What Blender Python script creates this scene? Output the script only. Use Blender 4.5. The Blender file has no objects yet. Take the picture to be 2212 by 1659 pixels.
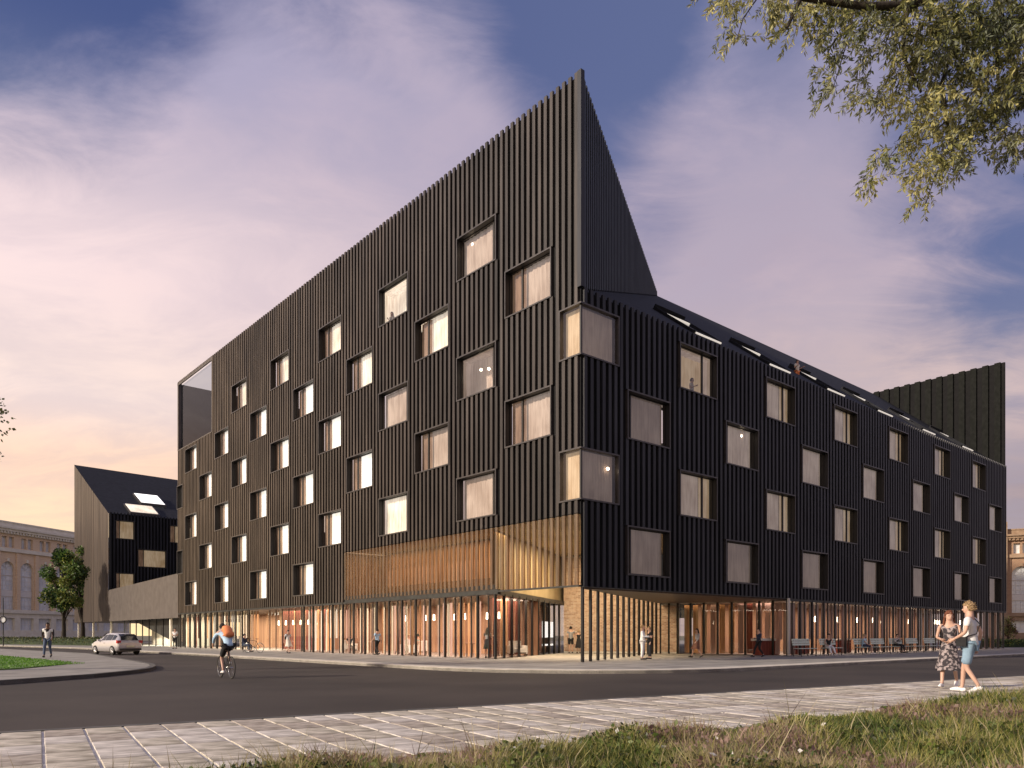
import bpy, bmesh, math, random
import numpy as np
from mathutils import Vector, Matrix
R = math.radians
rnd = random.Random(11)
nrs = np.random.RandomState(5)
SC = bpy.context.scene
COL = SC.collection

# ------------------------------------------------------------------ camera
cam_d = bpy.data.cameras.new("camera")
cam = bpy.data.objects.new("camera", cam_d); COL.objects.link(cam)
cam.location = (0, 0, 1.2); cam.rotation_euler = (R(90), 0, 0)
cam_d.sensor_width = 36; cam_d.lens = 27.0; cam_d.shift_y = 0.2453
cam_d.clip_start = 0.05; cam_d.clip_end = 3000
SC.camera = cam

# ------------------------------------------------------------------ world / sky
SUN_EL, SUN_AZ = 22.0, 247.0          # azimuth measured clockwise from +Y
world = bpy.data.worlds.new("World"); SC.world = world; world.use_nodes = True
def build_sky():
    nt = world.node_tree; N = nt.nodes; Lk = nt.links; N.clear()
    def n(t, **k):
        o = N.new(t)
        for a, v in k.items(): setattr(o, a, v)
        return o
    def m(op, a, b=None, c=None, clamp=False):
        o = n('ShaderNodeMath', operation=op, use_clamp=clamp)
        for i, v in enumerate((a, b, c)):
            if v is None: continue
            if isinstance(v, (int, float)): o.inputs[i].default_value = v
            else: Lk.new(v, o.inputs[i])
        return o.outputs[0]
    def mix(f, a, b):
        o = n('ShaderNodeMix', data_type='RGBA')
        for i, v in ((0, f), (6, a), (7, b)):
            if isinstance(v, (int, float)): o.inputs[i].default_value = v
            elif isinstance(v, tuple): o.inputs[i].default_value = (*v, 1)
            else: Lk.new(v, o.inputs[i])
        return o.outputs[2]
    def ss(v, a, b):
        o = n('ShaderNodeMapRange', interpolation_type='SMOOTHSTEP')
        Lk.new(v, o.inputs[0]); o.inputs[1].default_value = a; o.inputs[2].default_value = b
        return o.outputs[0]
    tc = n('ShaderNodeTexCoord'); d = tc.outputs['Generated']
    sep = n('ShaderNodeSeparateXYZ'); Lk.new(d, sep.inputs[0])
    x, y, z = sep.outputs
    # perspective cloud sheet coordinates, so that streaks flatten towards the horizon
    zz = m('ADD', m('MAXIMUM', z, 0.0), 0.22)
    comb = n('ShaderNodeCombineXYZ')
    Lk.new(m('DIVIDE', x, zz), comb.inputs[0]); Lk.new(m('DIVIDE', y, zz), comb.inputs[1])
    def noise(sc, det, rough, vec, dist=0.0, off=(0, 0, 0), scl=(1, 1, 1)):
        mp = n('ShaderNodeMapping'); Lk.new(vec, mp.inputs[0]); mp.inputs[1].default_value = off; mp.inputs[3].default_value = scl
        t = n('ShaderNodeTexNoise'); t.inputs['Scale'].default_value = sc; t.inputs['Detail'].default_value = det
        t.inputs['Roughness'].default_value = rough; t.inputs['Distortion'].default_value = dist
        Lk.new(mp.outputs[0], t.inputs[0]); return t.outputs[0]
    nA = noise(1.1, 6, 0.55, comb.outputs[0], 0.35, (3.1, 0.4, 0), (1.2, 1.3, 1))
    nB = noise(3.0, 8, 0.62, comb.outputs[0], 0.6, (7.7, 2.1, 0), (1.1, 2.0, 1))
    nC = noise(2.1, 5, 0.55, d, 0.3, (1.2, 5.0, 2.0), (1.0, 1.0, 2.2))
    # clear sky behind: Nishita tinted into dusk blue
    sky = n('ShaderNodeTexSky', sky_type='NISHITA', sun_disc=False)
    sky.sun_elevation = R(SUN_EL); sky.sun_rotation = R(SUN_AZ)
    west = ss(m('ADD', m('MULTIPLY', x, -1.0), m('MULTIPLY', m('MAXIMUM', m('MULTIPLY', y, -1.0), 0), 0.75)), -0.25, 0.55)
    def ramp(v, stops):
        r = n('ShaderNodeValToRGB'); r.color_ramp.interpolation = 'EASE'; e = r.color_ramp.elements
        while len(e) < len(stops): e.new(0.5)
        for q, (p, c) in zip(e, stops): q.position = p; q.color = (*c, 1)
        Lk.new(v, r.inputs[0]); return r.outputs[0]
    zc = m('MAXIMUM', z, 0.0)
    blueE = ramp(zc, [(0.0, (.24, .18, .185)), (0.16, (.15, .13, .18)), (0.28, (.125, .135, .225)), (0.42, (.085, .105, .215)), (0.66, (.080, .10, .205)), (1.0, (.04, .06, .17))])
    blueW = ramp(zc, [(0.0, (.95, .62, .24)), (0.10, (.78, .52, .27)), (0.19, (.60, .38, .26)), (0.33, (.33, .28, .31)), (0.48, (.10, .12, .22)), (0.60, (.040, .060, .165)), (1.0, (.04, .06, .17))])
    cloudE = ramp(zc, [(0.0, (.34, .25, .23)), (0.15, (.24, .18, .195)), (0.27, (.42, .32, .31)), (0.42, (.33, .27, .33)), (0.6, (.23, .215, .32)), (1.0, (.2, .2, .3))])
    cloudW = ramp(zc, [(0.0, (1.0, .74, .36)), (0.09, (.86, .62, .34)), (0.18, (.80, .54, .37)), (0.27, (.72, .57, .51)), (0.40, (.70, .55, .54)), (0.56, (.32, .29, .40)), (1.0, (.2, .2, .3))])
    clear = mix(west, blueE, blueW)
    cloud = mix(west, cloudE, cloudW)
    # big masses of cloud and gaps
    def blob(px, py, rad, amp):
        v = Vector((px - 1106, 1659, 1372 - py)).normalized()
        o = n('ShaderNodeVectorMath', operation='DOT_PRODUCT'); Lk.new(d, o.inputs[0]); o.inputs[1].default_value = v
        c = math.cos(math.atan(rad / 1800.0))
        return m('MULTIPLY', ss(o.outputs['Value'], 1 - 2.6 * (1 - c), 1.0), amp * 1.25)
    tot = None
    for b in [(20, 120, 240, -.75), (150, 60, 120, .12), (420, -20, 320, -.40), (1000, -30, 320, -.34), (1400, 170, 260, -.26), (520, 400, 420, .46), (120, 620, 460, .46), (880, 190, 230, .20), (760, 700, 420, .30),
              (1540, 350, 170, -.22), (1790, 330, 300, .42), (1560, 600, 240, .22), (2230, 500, 300, -.70), (1960, 640, 210, -.30), (1740, 760, 260, .22),
              (2090, 860, 460, .60), (1990, 80, 220, -.22), (2150, 1080, 220, -.05), (1250, 40, 200, -.2), (150, 1000, 300, .2)]:
        v = blob(*b); tot = v if tot is None else m('ADD', tot, v)
    dens = m('ADD', m('ADD', m('MULTIPLY', m('SUBTRACT', nA, 0.5), 1.25), m('MULTIPLY', m('SUBTRACT', nB, 0.5), 1.25)), m('MULTIPLY', m('SUBTRACT', nC, 0.5), .7))
    cov = ss(m('ADD', dens, tot), -.50, .42)
    col = mix(cov, clear, cloud)
    # shading inside the clouds: mauve undersides and pinker crests
    sh = ss(nB, .32, .70)
    col = mix(m('MULTIPLY', m('SUBTRACT', 1.0, sh), m('MULTIPLY', cov, .30)), col, (.33, .29, .36))
    pk = ss(m('ADD', m('MULTIPLY', nC, .6), m('MULTIPLY', nB, .4)), .48, .66)
    col = mix(m('MULTIPLY', m('MULTIPLY', pk, cov), .16), col, (.72, .52, .48))
    # nothing below the horizon but dim ground glow
    low = ss(z, -.06, 0.0)
    col = mix(low, (.10, .09, .08), col)
    bg = n('ShaderNodeBackground'); Lk.new(col, bg.inputs[0]); bg.inputs[1].default_value = 1.0
    bg2 = n('ShaderNodeBackground'); Lk.new(sky.outputs[0], bg2.inputs[0]); bg2.inputs[1].default_value = 0.006
    add = n('ShaderNodeAddShader'); Lk.new(bg.outputs[0], add.inputs[0]); Lk.new(bg2.outputs[0], add.inputs[1])
    out = n('ShaderNodeOutputWorld'); Lk.new(add.outputs[0], out.inputs[0])
build_sky()
world.cycles.sampling_method = 'MANUAL'; world.cycles.sample_map_resolution = 512

sun_d = bpy.data.lights.new("sun", 'SUN'); sun_d.energy = 3.6; sun_d.angle = R(3); sun_d.color = (1.0, .85, .68)
sun = bpy.data.objects.new("sun", sun_d); COL.objects.link(sun)
az = R(SUN_AZ); el = R(SUN_EL)
sdir = Vector((math.sin(az) * math.cos(el), math.cos(az) * math.cos(el), math.sin(el)))
sun.rotation_euler = sdir.to_track_quat('Z', 'Y').to_euler()
sun.location = (-20, -40, 60)

vs = SC.view_settings; vs.view_transform = 'Standard'; vs.look = 'None'; vs.gamma = 1; vs.use_curve_mapping = False; vs.exposure = 0.5
SC.render.film_transparent = False
SC.cycles.use_denoising = True
SC.cycles.max_bounces = 6; SC.cycles.diffuse_bounces = 2; SC.cycles.glossy_bounces = 3; SC.cycles.transparent_max_bounces = 16
SC.cycles.transmission_bounces = 4; SC.cycles.sample_clamp_indirect = 4.0; SC.cycles.caustics_reflective = False; SC.cycles.caustics_refractive = False

# ------------------------------------------------------------------ materials
MATS = {}
def mat(name, c1, c2=None, rough=.7, metal=0.0, scale=6.0, stretch=(1, 1, 1), bump=0.0, bscale=None, emit=None, estr=0.0, spec=.5, detail=5, space='Object', lo=.35, hi=.65):
    m = bpy.data.materials.new(name); m.use_nodes = True; nt = m.node_tree; N = nt.nodes; L = nt.links
    p = N['Principled BSDF']; p.inputs['Roughness'].default_value = rough; p.inputs['Metallic'].default_value = metal
    p.inputs['Specular IOR Level'].default_value = spec
    tc = N.new('ShaderNodeTexCoord'); mp = N.new('ShaderNodeMapping'); mp.inputs[3].default_value = stretch
    L.new(tc.outputs[space], mp.inputs[0])
    if c2 is not None:
        t = N.new('ShaderNodeTexNoise'); t.inputs['Scale'].default_value = scale; t.inputs['Detail'].default_value = detail
        L.new(mp.outputs[0], t.inputs[0])
        r = N.new('ShaderNodeValToRGB'); r.color_ramp.elements[0].position = lo; r.color_ramp.elements[1].position = hi
        r.color_ramp.elements[0].color = (*c1, 1); r.color_ramp.elements[1].color = (*c2, 1)
        L.new(t.outputs[0], r.inputs[0]); L.new(r.outputs[0], p.inputs['Base Color'])
    else: p.inputs['Base Color'].default_value = (*c1, 1)
    if bump:
        t2 = N.new('ShaderNodeTexNoise'); t2.inputs['Scale'].default_value = bscale or scale * 4; t2.inputs['Detail'].default_value = 4
        L.new(mp.outputs[0], t2.inputs[0]); b = N.new('ShaderNodeBump'); b.inputs['Strength'].default_value = bump; b.inputs['Distance'].default_value = .02
        L.new(t2.outputs[0], b.inputs['Height']); L.new(b.outputs[0], p.inputs['Normal'])
    if emit:
        p.inputs['Emission Color'].default_value = (*emit, 1); p.inputs['Emission Strength'].default_value = estr
    MATS[name] = m; return m
def glass(name, tint, ior=1.5, rough=.02, boost=1.0):
    m = bpy.data.materials.new(name); m.use_nodes = True; nt = m.node_tree; N = nt.nodes; L = nt.links; N.clear()
    tr = N.new('ShaderNodeBsdfTransparent'); tr.inputs[0].default_value = (*tint, 1)
    gl = N.new('ShaderNodeBsdfGlossy'); gl.inputs['Roughness'].default_value = rough
    fr = N.new('ShaderNodeFresnel'); fr.inputs[0].default_value = ior
    mu = N.new('ShaderNodeMath'); mu.operation = 'MULTIPLY'; mu.use_clamp = True; mu.inputs[1].default_value = boost; L.new(fr.outputs[0], mu.inputs[0])
    mx = N.new('ShaderNodeMixShader'); L.new(mu.outputs[0], mx.inputs[0]); L.new(tr.outputs[0], mx.inputs[1]); L.new(gl.outputs[0], mx.inputs[2])
    o = N.new('ShaderNodeOutputMaterial'); L.new(mx.outputs[0], o.inputs[0]); MATS[name] = m; return m
def lit_cloth(name, a, b, strength, scale=7.0):
    """room light showing through a curtain: streaky vertical weave, glowing"""
    m = bpy.data.materials.new(name); m.use_nodes = True; nt = m.node_tree; N = nt.nodes; L = nt.links
    p = N['Principled BSDF']; p.inputs['Roughness'].default_value = .9
    tc = N.new('ShaderNodeTexCoord'); oi = N.new('ShaderNodeObjectInfo')
    ad = N.new('ShaderNodeVectorMath'); ad.operation = 'ADD'; L.new(tc.outputs['Object'], ad.inputs[0])
    cb = N.new('ShaderNodeCombineXYZ'); mu = N.new('ShaderNodeMath'); mu.operation = 'MULTIPLY'; mu.inputs[1].default_value = 37.0
    L.new(oi.outputs['Random'], mu.inputs[0]); L.new(mu.outputs[0], cb.inputs[0]); L.new(mu.outputs[0], cb.inputs[2]); L.new(cb.outputs[0], ad.inputs[1])
    mp = N.new('ShaderNodeMapping'); mp.inputs[3].default_value = (1, 1, .12); L.new(ad.outputs[0], mp.inputs[0])
    t = N.new('ShaderNodeTexNoise'); t.inputs['Scale'].default_value = scale; t.inputs['Detail'].default_value = 3; L.new(mp.outputs[0], t.inputs[0])
    t2 = N.new('ShaderNodeTexNoise'); t2.inputs['Scale'].default_value = .7; t2.inputs['Detail'].default_value = 2; L.new(ad.outputs[0], t2.inputs[0])
    av = N.new('ShaderNodeMath'); av.operation = 'MULTIPLY_ADD'; av.inputs[1].default_value = .5; L.new(t.outputs[0], av.inputs[0])
    hf = N.new('ShaderNodeMath'); hf.operation = 'MULTIPLY'; hf.inputs[1].default_value = .5; L.new(t2.outputs[0], hf.inputs[0]); L.new(hf.outputs[0], av.inputs[2])
    r = N.new('ShaderNodeValToRGB'); r.color_ramp.elements[0].position = .36; r.color_ramp.elements[1].position = .62
    r.color_ramp.elements[0].color = (*a, 1); r.color_ramp.elements[1].color = (*b, 1); L.new(av.outputs[0], r.inputs[0])
    L.new(r.outputs[0], p.inputs['Base Color']); L.new(r.outputs[0], p.inputs['Emission Color'])
    p.inputs['Emission Strength'].default_value = strength; MATS[name] = m; return m
def wood_metal(name, a, b, rough, vs_=1.0):
    m = mat(name, a, b, rough=rough, scale=1.6, stretch=(3.2, 3.2, .16), bump=.15, bscale=14, detail=8, space='Object', lo=.30, hi=.70)
    return m
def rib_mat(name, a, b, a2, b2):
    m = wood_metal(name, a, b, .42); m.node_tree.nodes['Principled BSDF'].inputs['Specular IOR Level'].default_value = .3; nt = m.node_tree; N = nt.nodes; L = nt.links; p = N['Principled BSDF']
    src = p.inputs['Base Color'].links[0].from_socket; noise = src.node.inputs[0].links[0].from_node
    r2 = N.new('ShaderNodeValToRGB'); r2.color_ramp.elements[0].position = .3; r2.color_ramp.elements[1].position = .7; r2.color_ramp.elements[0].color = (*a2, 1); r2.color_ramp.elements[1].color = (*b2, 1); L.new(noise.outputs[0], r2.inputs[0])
    tc = N.new('ShaderNodeTexCoord'); sp = N.new('ShaderNodeSeparateXYZ'); L.new(tc.outputs['Object'], sp.inputs[0]); mr = N.new('ShaderNodeMapRange'); mr.inputs[1].default_value = 8; mr.inputs[2].default_value = 48; L.new(sp.outputs[1], mr.inputs[0])  # corner shade and sunset brown further along painted as a blend over local y
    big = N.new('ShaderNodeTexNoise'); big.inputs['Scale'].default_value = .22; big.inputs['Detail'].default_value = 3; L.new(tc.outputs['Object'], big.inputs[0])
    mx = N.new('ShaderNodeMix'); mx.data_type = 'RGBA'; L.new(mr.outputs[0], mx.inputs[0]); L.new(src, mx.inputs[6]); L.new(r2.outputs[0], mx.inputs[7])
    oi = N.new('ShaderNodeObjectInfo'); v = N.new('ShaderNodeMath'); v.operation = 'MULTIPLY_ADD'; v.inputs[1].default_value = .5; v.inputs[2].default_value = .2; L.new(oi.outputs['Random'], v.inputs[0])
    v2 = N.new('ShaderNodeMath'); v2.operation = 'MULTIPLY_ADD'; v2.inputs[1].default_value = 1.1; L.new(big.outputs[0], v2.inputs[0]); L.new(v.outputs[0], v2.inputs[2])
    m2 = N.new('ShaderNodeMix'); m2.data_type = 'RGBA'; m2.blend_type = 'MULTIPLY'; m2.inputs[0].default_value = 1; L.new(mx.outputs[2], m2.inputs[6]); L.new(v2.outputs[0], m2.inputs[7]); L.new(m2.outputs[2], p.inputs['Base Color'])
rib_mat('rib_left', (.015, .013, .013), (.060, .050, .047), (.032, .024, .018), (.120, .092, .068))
rib_mat('rib_right', (.009, .010, .014), (.026, .028, .037), (.009, .010, .014), (.026, .028, .037))  # same cladding as rib_left, the wall's shade put into a darker, bluer colour
wood_metal('rib_dark', (.012, .011, .013), (.040, .034, .034), .42)
wood_metal('rib_warm', (.020, .014, .011), (.085, .062, .046), .5)
mat('parapet_metal', (.012, .013, .012), (.018, .019, .018), rough=.9, scale=3, spec=.1)
mat('wall_black', (.005, .005, .006), (.008, .008, .009), rough=.8, spec=.2, scale=3)
mat('trim_metal', (.05, .047, .05), (.075, .068, .068), rough=.35, scale=4, metal=.3)
mat('reveal_black', (.008, .008, .010), rough=.5)
mat('mullion_black', (.012, .010, .010), rough=.4)
mat('smooth_panel', (.08, .067, .06), (.11, .094, .085), rough=.5, scale=1.2, bump=.03)
mat('slate_panel', (.016, .021, .028), (.025, .031, .040), rough=.55, scale=1.2, spec=.3)
mat('roof_metal', (.012, .013, .018), (.020, .022, .029), rough=.75, scale=2, spec=.2)
glass('window_glass', (.96, .96, .97), 1.62, .015, 1.35)
glass('shop_glass', (.97, .96, .95), 1.5, .01, .9)
glass('terrace_glass', (.62, .68, .74), 1.5, .03, .6)
lit_cloth('cloth_dim', (.17, .125, .105), (.27, .205, .17), .30)
lit_cloth('cloth_tan', (.30, .225, .18), (.48, .385, .32), .34)
lit_cloth('cloth_pale', (.48, .39, .30), (.80, .71, .58), .75)
lit_cloth('cloth_white', (.74, .68, .58), (1.0, .96, .88), .95, 3.0)
lit_cloth('cloth_brown', (.12, .07, .045), (.27, .17, .11), .40)
lit_cloth('cloth_gold', (.36, .24, .13), (.55, .42, .28), .38)
mat('bronze_fin', (.15, .11, .08), (.27, .21, .155), rough=.4, metal=.3, scale=2, stretch=(4, 4, .3))
m_ = MATS['bronze_fin']; nt_ = m_.node_tree; tr_ = nt_.nodes.new('ShaderNodeBsdfTransparent'); tr_.inputs[0].default_value = (.95, .80, .62, 1); mx_ = nt_.nodes.new('ShaderNodeMixShader'); mx_.inputs[0].default_value = .48
nt_.links.new(nt_.nodes['Principled BSDF'].outputs[0], mx_.inputs[1]); nt_.links.new(tr_.outputs[0], mx_.inputs[2]); nt_.links.new(mx_.outputs[0], nt_.nodes['Material Output'].inputs[0])
mat('gold_ceiling', (.28, .21, .11), (.46, .37, .22), rough=.6, scale=.5)
mat('warm_wall', (.20, .10, .06), (.34, .20, .12), rough=.8, scale=.9, stretch=(3, 3, .2))
mat('soffit_wood', (.045, .028, .020), (.085, .055, .04), rough=.45, scale=3, stretch=(1, 6, 1))
mat('post_black', (.007, .006, .006), rough=.45)
mat('post_pale', (.50, .48, .46), rough=.35)
mat('fascia_black', (.012, .013, .014), (.03, .032, .03), rough=.45, scale=3)
for nm, a, b in (('sheer_tan', (.52, .33, .23), (.70, .47, .35)), ('sheer_cream', (.80, .70, .55), (.90, .82, .70)), ('sheer_pink', (.52, .33, .29), (.66, .45, .40)),
                 ('sheer_orange', (.62, .30, .14), (.75, .42, .22)), ('sheer_red', (.16, .035, .025), (.28, .075, .05)), ('sheer_grey', (.36, .25, .22), (.5, .37, .33)), ('sheer_white', (.9, .88, .84), (.95, .94, .9))):
    mat(nm, a, b, rough=.9, scale=2, stretch=(5, 5, .3))
mat('floor_inside', (.13, .10, .085), (.19, .15, .13), rough=.5, scale=3)
mat('lamp_glow', (1, .9, .75), emit=(1, .80, .56), estr=9.0)
mat('white_glow', (1, 1, 1), emit=(1, .97, .92), estr=.9)
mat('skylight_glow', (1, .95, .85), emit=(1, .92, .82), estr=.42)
mat('asphalt', (.026, .020, .017), (.056, .044, .037), rough=.8, scale=.22, stretch=(1, 1, 1), bump=.35, bscale=60, detail=9)
mat('slab_a', (.30, .27, .21), (.68, .62, .52), rough=.8, scale=1.6, stretch=(1, 3.2, 1), bump=.3, bscale=30, detail=9, space='Generated')
mat('slab_b', (.25, .215, .175), (.52, .46, .39), rough=.8, scale=2.1, stretch=(1, 2.8, 1), bump=.3, bscale=30, detail=9, space='Generated')
mat('slab_c', (.38, .35, .31), (.74, .69, .62), rough=.8, scale=1.3, stretch=(1, 3.5, 1), bump=.3, bscale=30, detail=9, space='Generated')
mat('mortar', (.62, .59, .54), (.74, .71, .66), rough=.9, scale=9)
mat('pavement_far', (.21, .20, .185), (.33, .315, .29), rough=.85, scale=.9, bump=.1, detail=8)
mat('kerb_pale', (.50, .46, .39), (.66, .62, .54), rough=.8, scale=2)
mat('kerb_dark', (.07, .07, .066), (.13, .125, .118), rough=.8, scale=3)
mat('earth', (.035, .03, .018), (.06, .055, .03), rough=1, scale=4)
mat('ground_far', (.10, .10, .07), (.15, .14, .10), rough=1, scale=.1)
mat('stone_pale', (.76, .71, .58), (.86, .82, .70), rough=.9, scale=1.2, bump=.2)
mat('stone_tan', (.30, .20, .13), (.42, .30, .20), rough=.9, scale=1.2, bump=.2)
mat('dark_hole', (.02, .02, .022), rough=.3)
mat('old_window', (.62, .66, .70), (.80, .83, .85), rough=.15, scale=.8)
mat('concrete_lit', (.5, .47, .38), (.65, .6, .5), rough=.9, scale=1)
mat('bark', (.022, .017, .012), (.05, .04, .028), rough=.95, scale=8, stretch=(3, 3, .5), bump=.5)
def brickmat(name, a, b, mortar, sx=1.0):
    m = bpy.data.materials.new(name); m.use_nodes = True; nt = m.node_tree; N = nt.nodes; L = nt.links; p = N['Principled BSDF']; p.inputs['Roughness'].default_value = .9
    tc = N.new('ShaderNodeTexCoord'); sp = N.new('ShaderNodeSeparateXYZ'); L.new(tc.outputs['Object'], sp.inputs[0])
    cb = N.new('ShaderNodeCombineXYZ'); s = N.new('ShaderNodeMath'); s.operation = 'ADD'; L.new(sp.outputs[0], s.inputs[0]); L.new(sp.outputs[1], s.inputs[1])
    L.new(s.outputs[0], cb.inputs[0]); L.new(sp.outputs[2], cb.inputs[1])
    t = N.new('ShaderNodeTexBrick'); t.inputs['Color1'].default_value = (*a, 1); t.inputs['Color2'].default_value = (*b, 1); t.inputs['Mortar'].default_value = (*mortar, 1)
    t.inputs['Scale'].default_value = 1; t.inputs['Brick Width'].default_value = .25 * sx; t.inputs['Row Height'].default_value = .085 * sx; t.inputs['Mortar Size'].default_value = .012 * sx
    L.new(cb.outputs[0], t.inputs[0]); L.new(t.outputs[0], p.inputs['Base Color']); MATS[name] = m; return m
brickmat('brick_orange', (.80, .57, .36), (.70, .47, .29), (.82, .74, .58), 1.6)
brickmat('brick_brown', (.42, .24, .13), (.33, .17, .10), (.42, .34, .26), 1.6)
mat('brick_a', (.48, .33, .24), (.66, .50, .38), rough=.9, scale=5, bump=.3)
mat('brick_b', (.40, .26, .19), (.54, .38, .28), rough=.9, scale=5, bump=.3)
mat('brick_c', (.55, .42, .32), (.68, .55, .44), rough=.9, scale=5, bump=.3)
mat('skin', (.50, .31, .23), (.58, .37, .28), rough=.55, scale=5)
mat('skin_dark', (.20, .11, .075), rough=.55)
def cloth(name, c, c2=None, **k):
    return mat(name, c, c2 or tuple(min(1, v * 1.25 + .004) for v in c), rough=.9, scale=k.pop('scale', 9), bump=.1, **k)
cloth('cloth_t_white', (.66, .66, .66)); cloth('cloth_black', (.012, .012, .014)); cloth('cloth_navy', (.025, .035, .07)); cloth('denim_light', (.20, .30, .40))
cloth('denim', (.06, .085, .14)); cloth('cloth_grey', (.25, .25, .26)); cloth('cloth_brown_wear', (.15, .07, .045)); cloth('cloth_sky', (.38, .55, .72)); cloth('cloth_teal', (.22, .38, .36))
cloth('cloth_red', (.50, .09, .05)); cloth('cloth_orange', (.75, .25, .10)); cloth('cloth_khaki', (.30, .27, .2)); cloth('cloth_cream', (.62, .58, .5))
cloth('floral', (.035, .03, .035), (.34, .29, .29), scale=16, lo=.47, hi=.56); cloth('stripes', (.02, .02, .02), (.8, .8, .78), scale=12, stretch=(.3, .3, 3), lo=.48, hi=.52)
cloth('hair_blond', (.20, .125, .06), (.42, .30, .17), scale=30); cloth('hair_red', (.09, .03, .015), (.20, .07, .035), scale=30); cloth('hair_dark', (.012, .009, .007))
cloth('shoe_white', (.75, .74, .74)); cloth('shoe_dark', (.02, .02, .022)); mat('eye_dark', (.03, .02, .02), rough=.3); mat('lips', (.42, .14, .12), rough=.5)
mat('car_paint', (.60, .58, .60), rough=.25, metal=.35); mat('car_glass', (.02, .025, .03), rough=.05, spec=.9); mat('tyre', (.018, .018, .018), rough=.8)
mat('rim', (.45, .45, .47), rough=.3, metal=.8); mat('red_lens', (.45, .02, .03), rough=.2); mat('plate', (.75, .72, .5), rough=.5); mat('plastic_dark', (.03, .03, .033), rough=.6)
mat('chrome', (.6, .6, .6), rough=.2, metal=1); mat('bench_teal', (.55, .64, .56), (.66, .72, .65), rough=.6, scale=6); mat('furniture_white', (.78, .76, .72), rough=.5)
mat('table_wood', (.16, .09, .05), (.25, .15, .09), rough=.5)

# leaf materials with a little translucency
def leaf(name, a, b, tr=.35):
    m = bpy.data.materials.new(name); m.use_nodes = True; nt = m.node_tree; N = nt.nodes; L = nt.links; N.clear()
    tc = N.new('ShaderNodeTexCoord'); t = N.new('ShaderNodeTexNoise'); t.inputs['Scale'].default_value = 1.7; t.inputs['Detail'].default_value = 5; L.new(tc.outputs['Object'], t.inputs[0])
    r = N.new('ShaderNodeValToRGB'); r.color_ramp.elements[0].position = .38; r.color_ramp.elements[1].position = .62
    r.color_ramp.elements[0].color = (*a, 1); r.color_ramp.elements[1].color = (*b, 1); L.new(t.outputs[0], r.inputs[0])
    p = N.new('ShaderNodeBsdfPrincipled'); p.inputs['Roughness'].default_value = .5; L.new(r.outputs[0], p.inputs['Base Color'])
    q = N.new('ShaderNodeBsdfTranslucent'); L.new(r.outputs[0], q.inputs[0])
    mx = N.new('ShaderNodeMixShader'); mx.inputs[0].default_value = tr; L.new(p.outputs[0], mx.inputs[1]); L.new(q.outputs[0], mx.inputs[2])
    o = N.new('ShaderNodeOutputMaterial'); L.new(mx.outputs[0], o.inputs[0]); MATS[name] = m; return m
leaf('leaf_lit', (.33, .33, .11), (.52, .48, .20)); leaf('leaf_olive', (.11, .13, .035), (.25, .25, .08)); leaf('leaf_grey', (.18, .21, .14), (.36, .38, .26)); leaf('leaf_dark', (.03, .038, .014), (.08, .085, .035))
leaf('leaf_green', (.06, .13, .025), (.15, .24, .06)); leaf('leaf_deep', (.012, .035, .010), (.035, .07, .018)); leaf('leaf_yellow', (.20, .24, .05), (.30, .32, .08))
leaf('grass_green', (.06, .105, .018), (.15, .20, .04)); leaf('grass_yellow', (.24, .23, .06), (.42, .39, .13)); leaf('grass_dark', (.022, .034, .010), (.055, .065, .018)); leaf('grass_dry', (.30, .25, .13), (.50, .43, .26)); leaf('heather', (.20, .12, .10), (.38, .26, .23))
leaf('lawn_green', (.07, .20, .015), (.15, .32, .03)); leaf('petal_white', (.8, .8, .78), (.9, .9, .88))

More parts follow.
